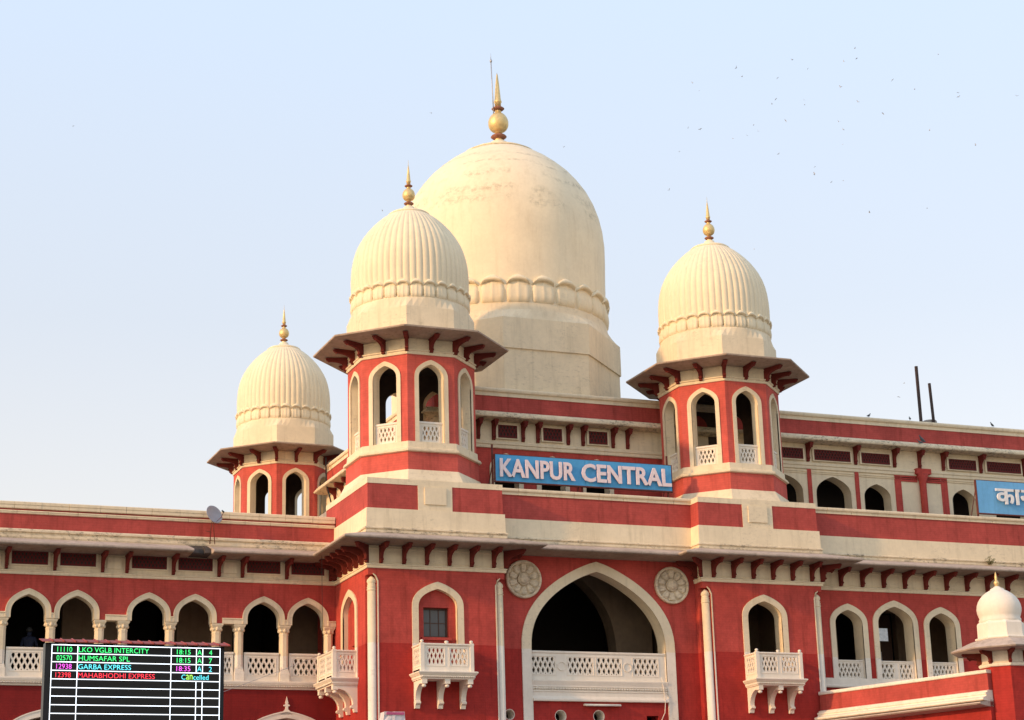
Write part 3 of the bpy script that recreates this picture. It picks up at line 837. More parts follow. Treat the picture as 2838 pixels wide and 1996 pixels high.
# ---- right wing
RW = [(37.97, .60, 11.70, .58), (39.99, .78, 11.74, .72), (42.03, .60, 11.70, .58), (46.5, .60, 11.70, .58), (48.5, .78, 11.74, .72), (50.5, .60, 11.70, .58)]
holes = [arch(a, h, zs, 9.62, c) for c, a, zs, h in RW]
rwall = put('wing_wall', MB().plate([[(XR+WT-.3, 0), (XE, 0), (XE, 13.85), (XR+WT-.3, 13.85)]] + holes, 0, .58, FY(YR+I)), M_RED, B)
for c, a, zs, h in RW:
    put('arch_trim', arch_trim(MB(), a, h, zs, 9.60, .20, .045, .60, FY(YR+I), c, lip=False), M_CREAM, rwall)
    x0, x1 = c-a+.03, c+a-.03
    f = [(x0+.03, x1-.15, 9.78, 10.30)] if a < .7 else [(x0+.02, c-.16, 9.78, 10.30), (c+.10, x1-.12, 9.78, 10.30)]
    mb = lattice_panel(x0, x1, 9.58, 10.40, f, .09, .19, FY(YR+I), .165, .175)
    mb.sweep([(x0, YR+I+.14), (x1, YR+I+.14)], [(-.07, 10.37), (.06, 10.37), (.075, 10.39), (.075, 10.43), (-.07, 10.44)])
    put('lattice_balustrade', mb, M_WHITE, rwall)
put('ledge', MB().sweep([(XR+WT-.2, YR), (XE, YR)], [(-.5, 9.40), (.02, 9.40), (.04, 9.43), (.04, 9.47), (.0, 9.50), (-.02, 9.74), (-.05, 9.755), (-.07, 9.755), (-.07, 9.62), (-.5, 9.62)]), M_WHITE, rwall)
brackets(rwall, [(37.73 + .925*k, YR+.05) for k in range(14)])
gr = put('gallery_floor', MB().box(XR+WT, XE, YR+.6, 67, 9.2, 9.5), M_INNER, B)
put('gallery_ceiling', MB().box(XR+WT, XE, YR+.6, 67, 13.3, 13.5), M_INNER, gr)
put('gallery_wall', MB().plate([[(XR+WT, 9.5), (XE, 9.5), (XE, 13.4), (XR+WT, 13.4)], [(39.2, 9.51), (41.9, 9.51), (41.9, 12.7), (39.2, 12.7)], [(48, 9.51), (50, 9.51), (50, 12.7), (48, 12.7)]], 0, .3, FY(63.6)), M_INNER, gr)
mb = MB(); mb.box(38.9, 42.2, 67, 67.1, 9.3, 13); mb.box(38.9, 39.0, 63.9, 67, 9.3, 13); mb.box(42.1, 42.2, 63.9, 67, 9.3, 13); mb.box(38.9, 42.2, 63.9, 67, 9.2, 9.3); mb.box(38.9, 42.2, 63.9, 67, 13, 13.1)
put('dark_room', mb, M_DARKIN, gr)
# the double door with a two-paned fanlight seen through the middle arch
dr = put('door', MB().plate([[(40.1, 9.5), (41.75, 9.5), (41.75, 12.65), (40.1, 12.65)], [(40.75, 11.62), (40.75, 12.12), (41.15, 12.12), (41.15, 11.62)], [(41.21, 11.62), (41.21, 12.12), (41.62, 12.12), (41.62, 11.62)]], 0, .08, FY(63.78)), M_WOOD, gr)
for a_, b_ in ((40.75, 41.15), (41.21, 41.62)):
    put('fanlight_pane', MB().box(a_, b_, 63.81, 63.83, 11.62, 12.12), M_BRIGHT, dr)
put('notice', MB().box(40.95, 41.25, 63.765, 63.778, 10.75, 11.2), M_GREY, dr)
put('end_wall', MB().box(XE-.3, XE, YR+.6, 72, 0, 16), M_RED, B)

# ---- set-back upper storey
YU = 64.2
XU = 23.1                                        # its left flank
up_top = [(-.3, 20.44), (-.03, 20.44), (-.03, 20.58), (.03, 20.60), (.05, 20.65), (.05, 20.70), (.02, 20.74), (-.3, 20.74)]
up_red = [(-.3, 19.82), (-.06, 19.82), (-.06, 20.445), (-.3, 20.445)]
up_mould = [(-.3, 19.46), (.10, 19.46), (.50, 19.50), (.52, 19.53), (.52, 19.57), (.47, 19.59), (.47, 19.63), (.43, 19.66), (.40, 19.72), (.15, 19.79), (.02, 19.83), (-.3, 19.83)]
up_string = [(-.3, 18.43), (-.02, 18.43), (.0, 18.45), (.0, 18.56), (.03, 18.58), (.03, 18.66), (0, 18.69), (-.3, 18.69)]
PU = [(XU, 78.2), (XU, YU), (XE, YU)]
put('upper_parapet_cap', MB().sweep(PU, up_top), M_CREAM, B)
put('upper_parapet_band', MB().sweep(PU, up_red), M_REDPAR, B)
put('upper_eave_moulding', MB().sweep(PU, up_mould), M_MOULD, B)
us = put('upper_string_course', MB().sweep(PU, up_string), M_CREAM, B)
put('upper_frieze', MB().sweep(PU, [(-.3, 18.68), (-.06, 18.68), (-.06, 19.48), (-.3, 19.48)]), M_CREAM, us)
put('roof_slab', MB().box(XU+.3, XE, YU+.3, 78, 20.2, 20.45), M_ROOF, B)
# centre part: red wall with three arches behind the name board
UC = [25.95, 27.82, 29.64]
holes = [arch(.50, .46, 17.62, 14.6, c) for c in UC]
uw = put('upper_wall', MB().plate([[(XU+.06, 14.2), (33.0, 14.2), (33.0, 18.5), (XU+.06, 18.5)]] + holes, 0, .4, FY(YU+.06)), M_RED, B)
for c in UC: put('arch_trim', arch_trim(MB(), .50, .46, 17.62, 14.6, .165, .04, .42, FY(YU+.06), c, lip=False), M_CREAM, uw)
UBRK = bracket_mesh('bracket', .72, .40, .12, M_BRK)
brackets(uw, [(x, YU+.06) for x in (25.47, 26.65, 27.25, 28.49, 29.10, 30.35, 30.96, 24.86, 24.25)], 0, 19.462, UBRK)
for x0 in (25.66, 27.48, 29.36): vent(x0, x0+.71, 18.86, 19.30, YU-.05, uw)
# right part: cream wall with dark arches between red strips
UR = [(37.75, .80, 17.45, .72), (39.95, .80, 17.42, .76), (41.97, .62, 17.40, .60), (46.1, .57, 17.45, .56), (48.4, .80, 17.42, .76), (50.4, .62, 17.40, .60)]
holes = [arch(a, h, zs, 14.6, c) for c, a, zs, h in UR]
ur = put('upper_wall', MB().plate([[(33.0, 14.2), (XE, 14.2), (XE, 18.5), (33.0, 18.5)]] + holes, 0, .55, FY(YU+.05)), M_CREAM, B)
brackets(ur, [(x, YU+.06) for x in (38.86, 41.05, 42.88, 44.07, 45.21, 47.04, 49.2, 51.0)], 0, 19.462, UBRK)
for x0, x1 in ((37.45, 38.59), (39.16, 40.76), (41.34, 42.60), (45.49, 46.76), (47.35, 48.97)): vent(x0, x1, 18.84, 19.22, YU-.05, ur)
for x in (38.87, 41.05):
    mb = MB().plate([[(x-.09, 14.2), (x+.09, 14.2), (x+.09, 18.40), (x+.05, 18.47), (x, 18.50), (x-.05, 18.47), (x-.09, 18.40)]], -.035, .02, FY(YU+.05))
    put('red_strip', mb, M_RED, ur)
def red_box(x0, x1, z0, z1, y0=-.03): put('red_strip', MB().box(x0, x1, YU+.05+y0, YU+.06, z0, z1), M_RED, ur)
red_box(42.82, 43.12, 14.2, 18.42); red_box(45.03, 45.33, 14.2, 18.42); red_box(43.13, 43.90, 18.18, 18.42); red_box(44.25, 45.02, 18.18, 18.42)
# rainwater head and pipe
rp = MB(); rp.box(43.78, 44.48, YU-.16, YU+.04, 18.50, 18.72)
rp.lathe([(.14, 14.2), (.14, 18.0), (.15, 18.2), (.27, 18.5)], 12, (44.09, YU-.06))
put('drain_pipe', rp, M_RED, ur)
put('panel_line', MB().box(37.0, XE, YU+.02, YU+.06, 18.33, 18.36), M_CREAM, ur)
put('panel_line', MB().box(37.0, XE, YU+.02, YU+.06, 18.26, 18.28), M_CREAM, ur)
# rooms behind the upper arches
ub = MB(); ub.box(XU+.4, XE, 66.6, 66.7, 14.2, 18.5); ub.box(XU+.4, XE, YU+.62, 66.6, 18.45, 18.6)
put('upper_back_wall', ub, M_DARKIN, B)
# left flank of the upper storey
fl = put('flank_wall', MB().plate([[(YU+.06, 14.2), (78.0, 14.2), (78.0, 18.5), (YU+.06, 18.5)], arch(.6, .55, 17.5, 14.6, 71.0), arch(.6, .55, 17.5, 14.6, 73.5), arch(.6, .55, 17.5, 14.6, 76)], 0, .4, FX(XU+.06)), M_CREAM, B)
brackets(fl, [(XU+.06, 65.2 + 1.05*k) for k in range(12)], R(-90), 19.462, UBRK)
# link roof behind the left tower to the rear kiosk
put('rear_tower', MB().box(XL+.2, XL+WT-.2, 77.9, 82.7, 0, 16.05), M_RED, B)

# ---- domed kiosks
OC = math.cos(R(22.5))
def octo(ap, z): return (ap/OC, z)
def rot_face(k):
    a = R(45*k)
    ca, sa = math.cos(a), math.sin(a)
    return lambda x, y, z: (x*ca - y*sa, x*sa + y*ca, z)
ZB = 16.05
def kz(v): return v - ZB
AP = 2.10
KA, KH, KS, KB = .475, .54, 19.75, 17.47
def face_map(k, ap):
    rf = rot_face(k)
    return lambda u, v, t: rf(u*(ap - t)/ap, -(ap - t), v)
wall = MB()
side = AP*math.tan(R(22.5))
for k in range(8):
    wall.plate([[(-side, kz(17.44)), (side, kz(17.44)), (side, kz(20.64)), (-side, kz(20.64))], arch(KA, KH, kz(KS), kz(KB), 0)], 0, .33, face_map(k, AP), outer_sides=False)
K_WALL = wall.mesh('domed_kiosk', M_REDK)
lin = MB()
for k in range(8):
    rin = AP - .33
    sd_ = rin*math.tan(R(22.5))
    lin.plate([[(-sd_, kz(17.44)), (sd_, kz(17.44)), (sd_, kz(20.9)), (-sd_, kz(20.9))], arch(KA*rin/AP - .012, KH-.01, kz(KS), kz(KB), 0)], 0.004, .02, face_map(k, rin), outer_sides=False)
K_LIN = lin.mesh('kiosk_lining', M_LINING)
K_BASE = MB().lathe([octo(2.18, kz(16.46)), octo(2.17, kz(17.12))], 8, rot=R(22.5), smooth=False).mesh('kiosk_plinth', M_REDK)
sk = MB().lathe([octo(2.42, kz(16.0)), octo(2.38, kz(16.12)), octo(2.20, kz(16.47))], 8, rot=R(22.5), smooth=False)
K_SKIRT = sk.mesh('kiosk_skirt', M_CREAM)
sl = MB().lathe([octo(2.18, kz(17.10)), octo(2.26, kz(17.12)), octo(2.27, kz(17.17)), octo(2.24, kz(17.19)), octo(2.24, kz(17.22)), octo(2.15, kz(17.26)), octo(2.135, kz(17.48)), octo(1.62, kz(17.48))], 8, rot=R(22.5), smooth=False)
K_SILL = sl.mesh('kiosk_sill', M_CREAM)
fz = MB().lathe([octo(1.86, kz(20.60)), octo(2.14, kz(20.60)), octo(2.15, kz(20.64)), octo(2.15, kz(20.70)), octo(2.19, kz(20.72)), octo(2.19, kz(20.76)), octo(2.11, kz(20.79)), octo(2.11, kz(21.10)), octo(2.13, kz(21.11)), octo(2.13, kz(21.14)), octo(2.11, kz(21.15)), octo(2.11, kz(21.30)), octo(1.86, kz(21.30)), octo(1.86, kz(20.60))], 8, rot=R(22.5), smooth=False, caps=False)
K_FRIEZE = fz.mesh('kiosk_frieze', M_CREAM)
K_CEIL = MB().lathe([octo(1.80, kz(20.9)), octo(1.80, kz(21.1))], 8, rot=R(22.5), smooth=False).mesh('kiosk_ceiling', M_DARKIN)
ev = MB().lathe([octo(2.0, kz(21.17)), octo(2.5, kz(21.19)), octo(3.235, kz(21.235)), octo(3.25, kz(21.25)), octo(3.25, kz(21.30)), octo(3.22, kz(21.31)), octo(2.1, kz(21.60)), octo(2.0, kz(21.60))], 8, rot=R(22.5), smooth=False)
K_EAVE = ev.mesh('kiosk_eave', M_SOFFIT)
# octagonal drum broached into the round
N = 64
dv = []; df = []
def oct_r(a, ap):
    b = (a + R(22.5)) % R(45) - R(22.5)
    return ap/math.cos(b)
rings = [(21.5, lambda a: oct_r(a, 2.13)), (22.36, lambda a: oct_r(a, 2.13)), (22.70, lambda a: 2.125), (22.80, lambda a: 2.085)]
for z_, f_ in rings:
    for i in range(N):
        a = 2*math.pi*i/N + R(22.5); dv.append((f_(a)*math.cos(a), f_(a)*math.sin(a), kz(z_)))
for j in range(len(rings)-1):
    for i in range(N):
        k = (i+1) % N; df.append((j*N+i, j*N+k, (j+1)*N+k, (j+1)*N+i))
K_DRUM = MB().add(dv, df).mesh('kiosk_drum', M_CREAM)
# ribbed dome
NR, SUB = 56, 8
def rib(a, z, r):
    t = (a*NR/(2*math.pi)) % 1.0
    t = abs(2*t - 1)                             # 0 at the crown of a rib, 1 in the groove
    f = max(0.0, min(1.0, (r - .35)/.8))
    d = .030*min(1, r/1.2)
    return 1 - (1 - math.sqrt(max(0, 1 - (t*.97)**2)))*d*f
prof = [(2.06, 22.78), (2.09, 23.0), (2.12, 23.3), (2.14, 23.6), (2.145, 23.9), (2.135, 24.2), (2.105, 24.5), (2.05, 24.78), (1.97, 25.05), (1.86, 25.3), (1.72, 25.54), (1.56, 25.77), (1.38, 25.98), (1.19, 26.17), (1.0, 26.335), (.84, 26.45), (.76, 26.505)]
K_DOME = MB().lathe([(r, kz(z)) for r, z in prof], NR*SUB, mod=rib).mesh('ribbed_dome', M_DOMEK)
K_CAP = MB().lathe([(.70, kz(26.48)), (.78, kz(26.50)), (.785, kz(26.53)), (.70, kz(26.60)), (.48, kz(26.68)), (.30, kz(26.74)), (.22, kz(26.80)), (.19, kz(26.88)), (.16, kz(26.90)), (0, kz(26.90))], 40).mesh('dome_cap', M_DOMEK)
def finial_meshes(z0, s, tall=1.0):
    g = MB().lathe([(.09*s, z0), (.10*s, z0+.05*s), (.075*s, z0+.10*s), (.07*s, z0+.16*s)], 20)
    g.lathe([(.07*s, z0+.20*s), (.085*s, z0+.24*s)] + [(.235*s*math.sin(math.pi*(1-i/12)*.93+.07*math.pi*0), z0+.50*s - .245*s*math.cos(math.pi*i/12)) for i in range(1, 12)] + [(.075*s, z0+.75*s), (.07*s, z0+.80*s)], 24)
    g.lathe([(.07*s, z0+.88*s), (.075*s, z0+.98*s), (.09*s, z0+1.0*s), (.09*s, z0+1.03*s), (.075*s, z0+1.06*s), (.042*s, z0+1.06*s + .35*s*tall), (.018*s, z0+1.06*s + .56*s*tall), (0, z0+1.06*s + .62*s*tall)], 16)
    r = MB().lathe([(.06*s, z0+.08*s), (.16*s, z0+.115*s), (.185*s, z0+.14*s), (.16*s, z0+.17*s), (.06*s, z0+.20*s)], 24)
    r2_ = MB().lathe([(.06*s, z0+.79*s), (.12*s, z0+.81*s), (.15*s, z0+.84*s), (.12*s, z0+.865*s), (.06*s, z0+.89*s)], 24)
    return g, r, r2_
g_, r_, rb_ = finial_meshes(kz(26.88), 1.0)
g_.tube([(0, 0, kz(28.45)), (0, 0, kz(28.75))], [.012, .004], 5)
K_FIN, K_RING = g_.mesh('finial', M_GOLD), r_.mesh('finial_ring', M_RUST)
K_RING2 = rb_.mesh('finial_ring', M_RUST)
# one lotus petal: bellied leaf with a rolled lip at the top
def petal_mesh(name, r, z0, z1, half, mat, bulge):
    T_ = [-1, -.985, -.94, -.80, -.55, -.25, -.09, 0, .09, .25, .55, .80, .94, .985, 1]
    nu = len(T_)
    H = z1 - z0
    # (height fraction, outward, width factor): bellied panel, shadowed mouth, rolled lip
    S_ = [(0, .10, .95), (.05, .55, .96), (.22, .80, .965), (.45, .66, .965), (.62, .42, .96), (.74, .18, .955), (.775, .10, .95), (.78, 1.15, .975), (.82, 1.50, .975), (.88, 1.50, .92), (.94, 1.15, .76), (.985, .6, .5), (1.0, .0, .26)]
    vs, fs = [], []
    for f, o, wf in S_:
        for t in T_:
            e = 1 - abs(t)**18
            panel = .02 < f < .775
            mid = .22*math.exp(-(t*12)**2) if panel else 0
            rim = .45*math.exp(-((abs(t)-.86)*11)**2) if panel else 0
            zf = f - (.20*abs(t)**3 if .5 < f < .779 else 0) - (.17*abs(t)**3.2 if f >= .779 else 0)
            rr = r + bulge*(o*e + mid + rim) - bulge*1.6*(1-e)
            a = half*wf*t
            vs.append((rr*math.sin(a), -rr*math.cos(a), z0 + H*zf))
    for i in range(len(S_)-1):
        for j in range(nu-1): fs.append((i*nu+j, i*nu+j+1, (i+1)*nu+j+1, (i+1)*nu+j))
    return MB().add(vs, fs, True).mesh(name, mat)
K_PETAL = petal_mesh('lotus_petal', 2.085, kz(22.73), kz(23.42), math.pi/28, M_DOMEK, .08)
# balustrade, arch trim and bracket on one face (face 0 looks to -y)
def m0(u, v, t): return (u*(AP-t)/AP, -(AP - t), v)
tr = arch_trim(MB(), KA, KH, kz(KS), kz(KB)+.012,   .135, .035, .33, m0, lip=False, n=10)
K_TRIM = tr.mesh('arch_trim', M_CREAM)
lp = lattice_panel(-.45, .45, kz(17.48), kz(18.20), [(-.31, .31, kz(17.56), kz(18.06))], .12, .21, m0, .155, .17)
lp.plate([[(-.45, kz(18.165)), (.45, kz(18.165)), (.45, kz(18.235)), (-.45, kz(18.235))]], .09, .24, m0)
K_LAT = lp.mesh('lattice_balustrade', M_WHITE)
K_BRK = bracket_mesh('bracket', .50, .78, .12, M_BRK)
def kiosk(loc, petals=28):
    o = link('domed_kiosk', K_WALL, B, loc)
    for nm, me in (('kiosk_lining', K_LIN), ('kiosk_plinth', K_BASE), ('kiosk_skirt', K_SKIRT), ('kiosk_sill', K_SILL), ('kiosk_frieze', K_FRIEZE), ('kiosk_ceiling', K_CEIL), ('kiosk_eave', K_EAVE), ('kiosk_drum', K_DRUM), ('ribbed_dome', K_DOME), ('dome_cap', K_CAP), ('finial', K_FIN), ('finial_ring', K_RING), ('finial_ring', K_RING2)):
        local(nm, me, None, o)
    for k in range(8):
        local('arch_trim', K_TRIM, None, o, (0, 0, 0), R(45*k)); local('lattice_balustrade', K_LAT, None, o, (0, 0, 0), R(45*k))
    for k in range(16):
        a = R(22.5*k); rr = 2.09 if k % 2 == 0 else 2.09/OC
        local('bracket', K_BRK, None, o, (rr*math.sin(a), -rr*math.cos(a), kz(21.185)), a)
    for k in range(petals): local('lotus_petal', K_PETAL, None, o, (0, 0, 0), 2*math.pi*k/petals)
    return o
kiosk((21.665, 62.5, ZB))
kiosk((34.08, 62.5, ZB))
kiosk((21.8, 80.3, 16.38)).scale = (.965,)*3

# ---- the great dome
DX, DY = 27.86, 68.8
def dz(v): return v - 20.2
prof = [(4.10, 24.0), (4.14, 24.5), (4.16, 25.5), (4.17, 26.3), (4.20, 27.2), (4.205, 27.9), (4.15, 28.5), (4.04, 29.05), (3.86, 29.6), (3.62, 30.1), (3.32, 30.55), (2.98, 30.97), (2.60, 31.33), (2.20, 31.66), (1.80, 31.93), (1.50, 32.10)]
DO = link('central_dome', MB().lathe([(r, dz(z)) for r, z in prof], 128).mesh('central_dome', M_DOME), B, (DX, DY, 20.2))
local('dome_cap', MB().lathe([(1.40, dz(32.10)), (1.52, dz(32.10)), (1.54, dz(32.135)), (1.30, dz(32.27)), (.95, dz(32.41)), (.62, dz(32.50)), (.45, dz(32.58)), (.36, dz(32.66)), (.36, dz(32.74)), (.30, dz(32.78)), (0, dz(32.78))], 64), M_DOME, DO)
b1 = MB().lathe([octo(4.25, dz(20.2)), octo(4.25, dz(22.50))], 8, rot=R(22.5), smooth=False)
local('dome_plinth', b1, M_CREAM, DO)
N = 96; dv = []; df = []
rings = [(22.47, lambda a: oct_r(a, 4.22)), (22.475, lambda a: oct_r(a, 4.31)), (23.70, lambda a: oct_r(a, 4.31)), (24.12, lambda a: 4.21), (24.5, lambda a: 4.14)]
for z_, f_ in rings:
    for i in range(N):
        a = 2*math.pi*i/N + R(22.5); dv.append((f_(a)*math.cos(a), f_(a)*math.sin(a), dz(z_)))
for j in range(len(rings)-1):
    for i in range(N):
        k = (i+1) % N; df.append((j*N+i, j*N+k, (j+1)*N+k, (j+1)*N+i))
local('dome_drum', MB().add(dv, df), M_CREAM, DO)
D_PET = petal_mesh('lotus_petal', 4.14, dz(24.42), dz(25.55), math.pi/26, M_DOMEK, .12)
for k in range(26): local('lotus_petal', D_PET, None, DO, (0, 0, 0), 2*math.pi*k/26)
g_, r_, rb_ = finial_meshes(dz(32.76), 1.82, 1.12)
local('finial', g_, M_GOLD, DO); local('finial_ring', r_, M_RUST, DO); local('finial_ring', rb_, M_RUST, DO)
lr = MB().tube([(-.24, -.1, dz(33.9)), (-.27, -.1, dz(35.2)), (-.30, -.1, dz(36.4))], .022, 6); lr.lathe([(0, dz(36.30)), (.05, dz(36.36)), (.055, dz(36.42)), (0, dz(36.52))], 8, (-.30, -.1)); lr.tube([(-.30, -.1, dz(36.5)), (-.30, -.1, dz(36.75))], [.012, .004], 5)
local('lightning_rod', lr, M_GREY, DO)
put('dome_kerb_block', MB().box(32.15, 32.62, 66.9, 67.2, 20.74, 21.45), M_STEEL, B)

# ------------------------------------------------------------------ entrance porch on the right
PB = empty('entrance_porch', (38.4, 55.5, 0), 'low red entrance porch with cream coping and small white domed corner turret', 'porch')
A0, A1 = Vector((36.05, 59.98)), Vector((38.42, 53.2))
pw = [(A0.x, A0.y), (A1.x, A1.y)]                # left side wall, seen from the forecourt
dirv = (A1 - A0).normalized()
nout = Vector((dirv.y, -dirv.x))
def along(prof, mat, name, par=PB, p=None):
    return put(name, MB().sweep(p or pw, prof), mat, par)
along([(-.35, 0), (-.02, 0), (-.02, 8.15), (-.35, 8.15)], M_RED, 'porch_wall')
along([(-.35, 8.14), (0, 8.14), (0, 9.03), (-.35, 9.03)], M_REDPAR, 'porch_parapet')
along([(-.40, 9.02), (.03, 9.02), (.05, 9.04), (.05, 9.11), (.02, 9.14), (-.40, 9.14)], M_CREAM, 'porch_coping')
along([(-.2, 8.10), (.32, 8.12), (.36, 8.15), (.36, 8.20), (.16, 8.27), (.16, 8.31), (.19, 8.33), (.19, 8.38), (.10, 8.40), (.10, 8.44), (0, 8.47), (-.2, 8.47)], M_CREAM, 'porch_eave')
along([(-.2, 7.93), (.05, 7.93), (.50, 7.98), (.55, 8.02), (.52, 8.06), (.1, 8.11), (-.2, 8.11)], M_EAVE, 'porch_eave_slab')
put('porch_front_wall', MB().box(39.35, 52, 53.0, 53.35, 0, 9.03), M_RED, PB)
put('porch_roof', MB().add([(36.5, 59.9, 8.7), (38.7, 53.3, 8.7), (52, 53.3, 8.7), (52, 60.6, 8.7), (36.8, 60.6, 8.7), (36.5, 59.9, 8.5), (38.7, 53.3, 8.5), (52, 53.3, 8.5), (52, 60.6, 8.5), (36.8, 60.6, 8.5)],
    [(0, 1, 2, 3, 4), (9, 8, 7, 6, 5), (0, 1, 6, 5), (1, 2, 7, 6), (2, 3, 8, 7), (3, 4, 9, 8), (4, 0, 5, 9)]), M_ROOF, PB)
put('porch_front_coping', MB().sweep([(39.35, 53.0), (52, 53.0)], [(-.40, 9.02), (.03, 9.02), (.05, 9.04), (.05, 9.11), (.02, 9.14), (-.40, 9.14)]), M_CREAM, PB)
TX, TY = 39.36, 53.5
def oc(a_, z_): return (a_/OC, z_)
tp = put('turret_pier', MB().lathe([oc(.73, 0), oc(.73, 9.25)], 8, (TX, TY), False, R(22.5)), M_RED, PB)
put('turret_string', MB().lathe([oc(.70, 9.22), oc(.78, 9.235), oc(.80, 9.28), oc(.80, 9.33), oc(.74, 9.37), oc(.70, 9.37)], 8, (TX, TY), False, R(22.5)), M_CREAM, tp)
put('turret_frieze', MB().lathe([oc(.705, 9.36), oc(.705, 9.80)], 8, (TX, TY), False, R(22.5)), M_CREAM, tp)
put('turret_eave', MB().lathe([oc(.68, 9.74), oc(1.1, 9.735), oc(1.60, 9.76), oc(1.63, 9.80), oc(1.58, 9.83), oc(.98, 10.10), oc(.80, 10.16), oc(.6, 10.16)], 8, (TX, TY), False, R(22.5)), M_EAVE, tp)
put('turret_collar', MB().lathe([oc(.70, 10.12), oc(.80, 10.14), oc(.83, 10.18), oc(.83, 10.215), oc(.79, 10.235), oc(.74, 10.24), oc(.735, 10.68), oc(.70, 10.74), oc(.60, 10.80)], 8, (TX, TY), False, R(22.5)), M_WHITE, tp)
put('turret_dome', MB().lathe([(.64, 10.70), (.69, 10.76), (.70, 10.84), (.665, 10.90), (.695, 10.98), (.73, 11.10), (.74, 11.22), (.72, 11.35), (.67, 11.48), (.59, 11.60), (.48, 11.71), (.35, 11.80), (.24, 11.855), (.22, 11.90), (.12, 11.94), (.09, 11.98), (0, 11.98)], 48, (TX, TY)), M_WHITE, tp)
g2 = MB().lathe([(.06, 11.96), (.05, 12.0), (.085, 12.06), (.095, 12.11), (.06, 12.17), (.035, 12.20), (.05, 12.24), (.045, 12.30), (.02, 12.44), (0, 12.50)], 14, (TX, TY))
put('turret_finial', g2, M_GOLD, tp)
TB = bracket_mesh('bracket', .42, .62, .085, M_BRK)
for k in range(8):
    a = R(45*k + 22.5); rr = .70/OC
    link('bracket', TB, tp, (TX + rr*math.sin(a), TY - rr*math.cos(a), 9.735), a)

# ------------------------------------------------------------------ lettering helpers
def text_mb(body, bold=0.0, extrude=0.0):
    cu = bpy.data.curves.new('t', 'FONT'); cu.body = body; cu.size = 1; cu.extrude = extrude; cu.offset = bold; cu.resolution_u = 3
    ob = bpy.data.objects.new('t', cu); COL.objects.link(ob)
    dg = bpy.context.evaluated_depsgraph_get(); dg.update()
    me = bpy.data.meshes.new_from_object(ob.evaluated_get(dg))
    vs = [tuple(v.co) for v in me.vertices]; fs = [tuple(p.vertices) for p in me.polygons]
    bpy.data.objects.remove(ob); bpy.data.curves.remove(cu); bpy.data.meshes.remove(me)
    return vs, fs
def fit_text(body, x0, x1, z0, z1, y, depth=0.0, bold=0.0):
    """text filling the box x0..x1, z0..z1 on a plane facing -y"""
    vs, fs = text_mb(body, bold, .05 if depth else 0)
    if not vs: return None
    ax, bx = min(v[0] for v in vs), max(v[0] for v in vs); az, bz = min(v[1] for v in vs), max(v[1] for v in vs)
    V = [(x0 + (v[0]-ax)/(bx-ax)*(x1-x0), y - (v[2]+.05)/.1*depth if depth else y, z0 + (v[1]-az)/(bz-az)*(z1-z0)) for v in vs]
    return V, fs
def islands(vs, fs):
    par = list(range(len(vs)))
    key = {}
    for i, v in enumerate(vs):
        k = tuple(round(c, 4) for c in v)
        if k in key: par[i] = key[k]
        else: key[k] = i
    def find(a):
        while par[a] != a: par[a] = par[par[a]]; a = par[a]
        return a
    for f in fs:
        for b in f[1:]: par[find(f[0])] = find(b)
    out = {}
    for f in fs: out.setdefault(find(f[0]), []).append(f)
    res = []
    for fl_ in out.values():
        ids = sorted({i for f in fl_ for i in f}); mp = {a: k for k, a in enumerate(ids)}
        res.append(([vs[i] for i in ids], [tuple(mp[i] for i in f) for f in fl_]))
    return res

# ---- blue name boards on the parapet
def board(x0, x1, z0, z1, y, mat, label, posts):
    o = empty('name_board', ((x0+x1)/2, y, 16.07), label, 'sign')
    n = max(2, round((x1-x0)/3.45)); wd = (x1-x0)/n
    for k in range(n): put('board_panel', MB().box(x0+k*wd+.004, x0+(k+1)*wd-.004, y, y+.05, z0, z1), mat, o)
    fr = MB()
    for a, b, c, d in ((x0-.03, x1+.03, z0-.045, z0-.002), (x0-.03, x1+.03, z1+.002, z1+.02)): fr.box(a, b, y-.006, y+.09, c, d)
    fr.box(x0-.03, x0-.002, y-.006, y+.09, z0-.002, z1+.002); fr.box(x1+.002, x1+.03, y-.006, y+.09, z0-.002, z1+.002)
    fr.box(x0, x1, y+.055, y+.10, (z0+z1)/2-.03, (z0+z1)/2+.03)
    put('board_frame', fr, M_STEEL, o)
    for px_, pz in posts:
        put('board_post', MB().box(px_-.03, px_+.03, y+.11, y+.16, 14.3, pz), M_STEEL, o)
        put('board_stay', MB().tube([(px_, y+.13, z1-.3), (px_-.22, y+1.1, 14.35)], .018, 6), M_STEEL, o)
    return o
nb = board(24.23, 31.12, 16.42, 17.37, 61.0, M_BLUE, 'sky blue name board with raised pinkish white English letters between the domed kiosks', [(24.17, 17.75), (31.02, 17.75), (27.6, 17.2)])
word = [('KANPUR', 24.36, 27.24), ('CENTRAL', 27.50, 31.06)]
for body, a, b in word:
    V, F_ = fit_text(body, a, b, 16.545, 17.215, 60.935, .055, .024)
    for vs_, fs_ in islands(V, F_):
        mb = MB().add(vs_, fs_); put('letter', mb, M_LETTER, nb)
        st = MB(); cx_ = sum(v[0] for v in vs_)/len(vs_)
        st.box(cx_-.02, cx_+.02, 60.93, 61.0, 16.6, 16.64)
hb = board(44.40, 51.6, 16.30, 17.60, 61.0, M_BLUE2, 'pale blue name board with white Hindi letters above the right wing parapet', [(44.44, 17.55), (51.4, 17.55)])
V, F_ = fit_text('\u0915\u093e\u0928\u092a\u0941\u0930', 45.20, 48.05, 16.42, 17.29, 60.93, .06, .018)
for vs_, fs_ in islands(V, F_): put('letter', MB().add(vs_, fs_), M_LETTER2, hb)

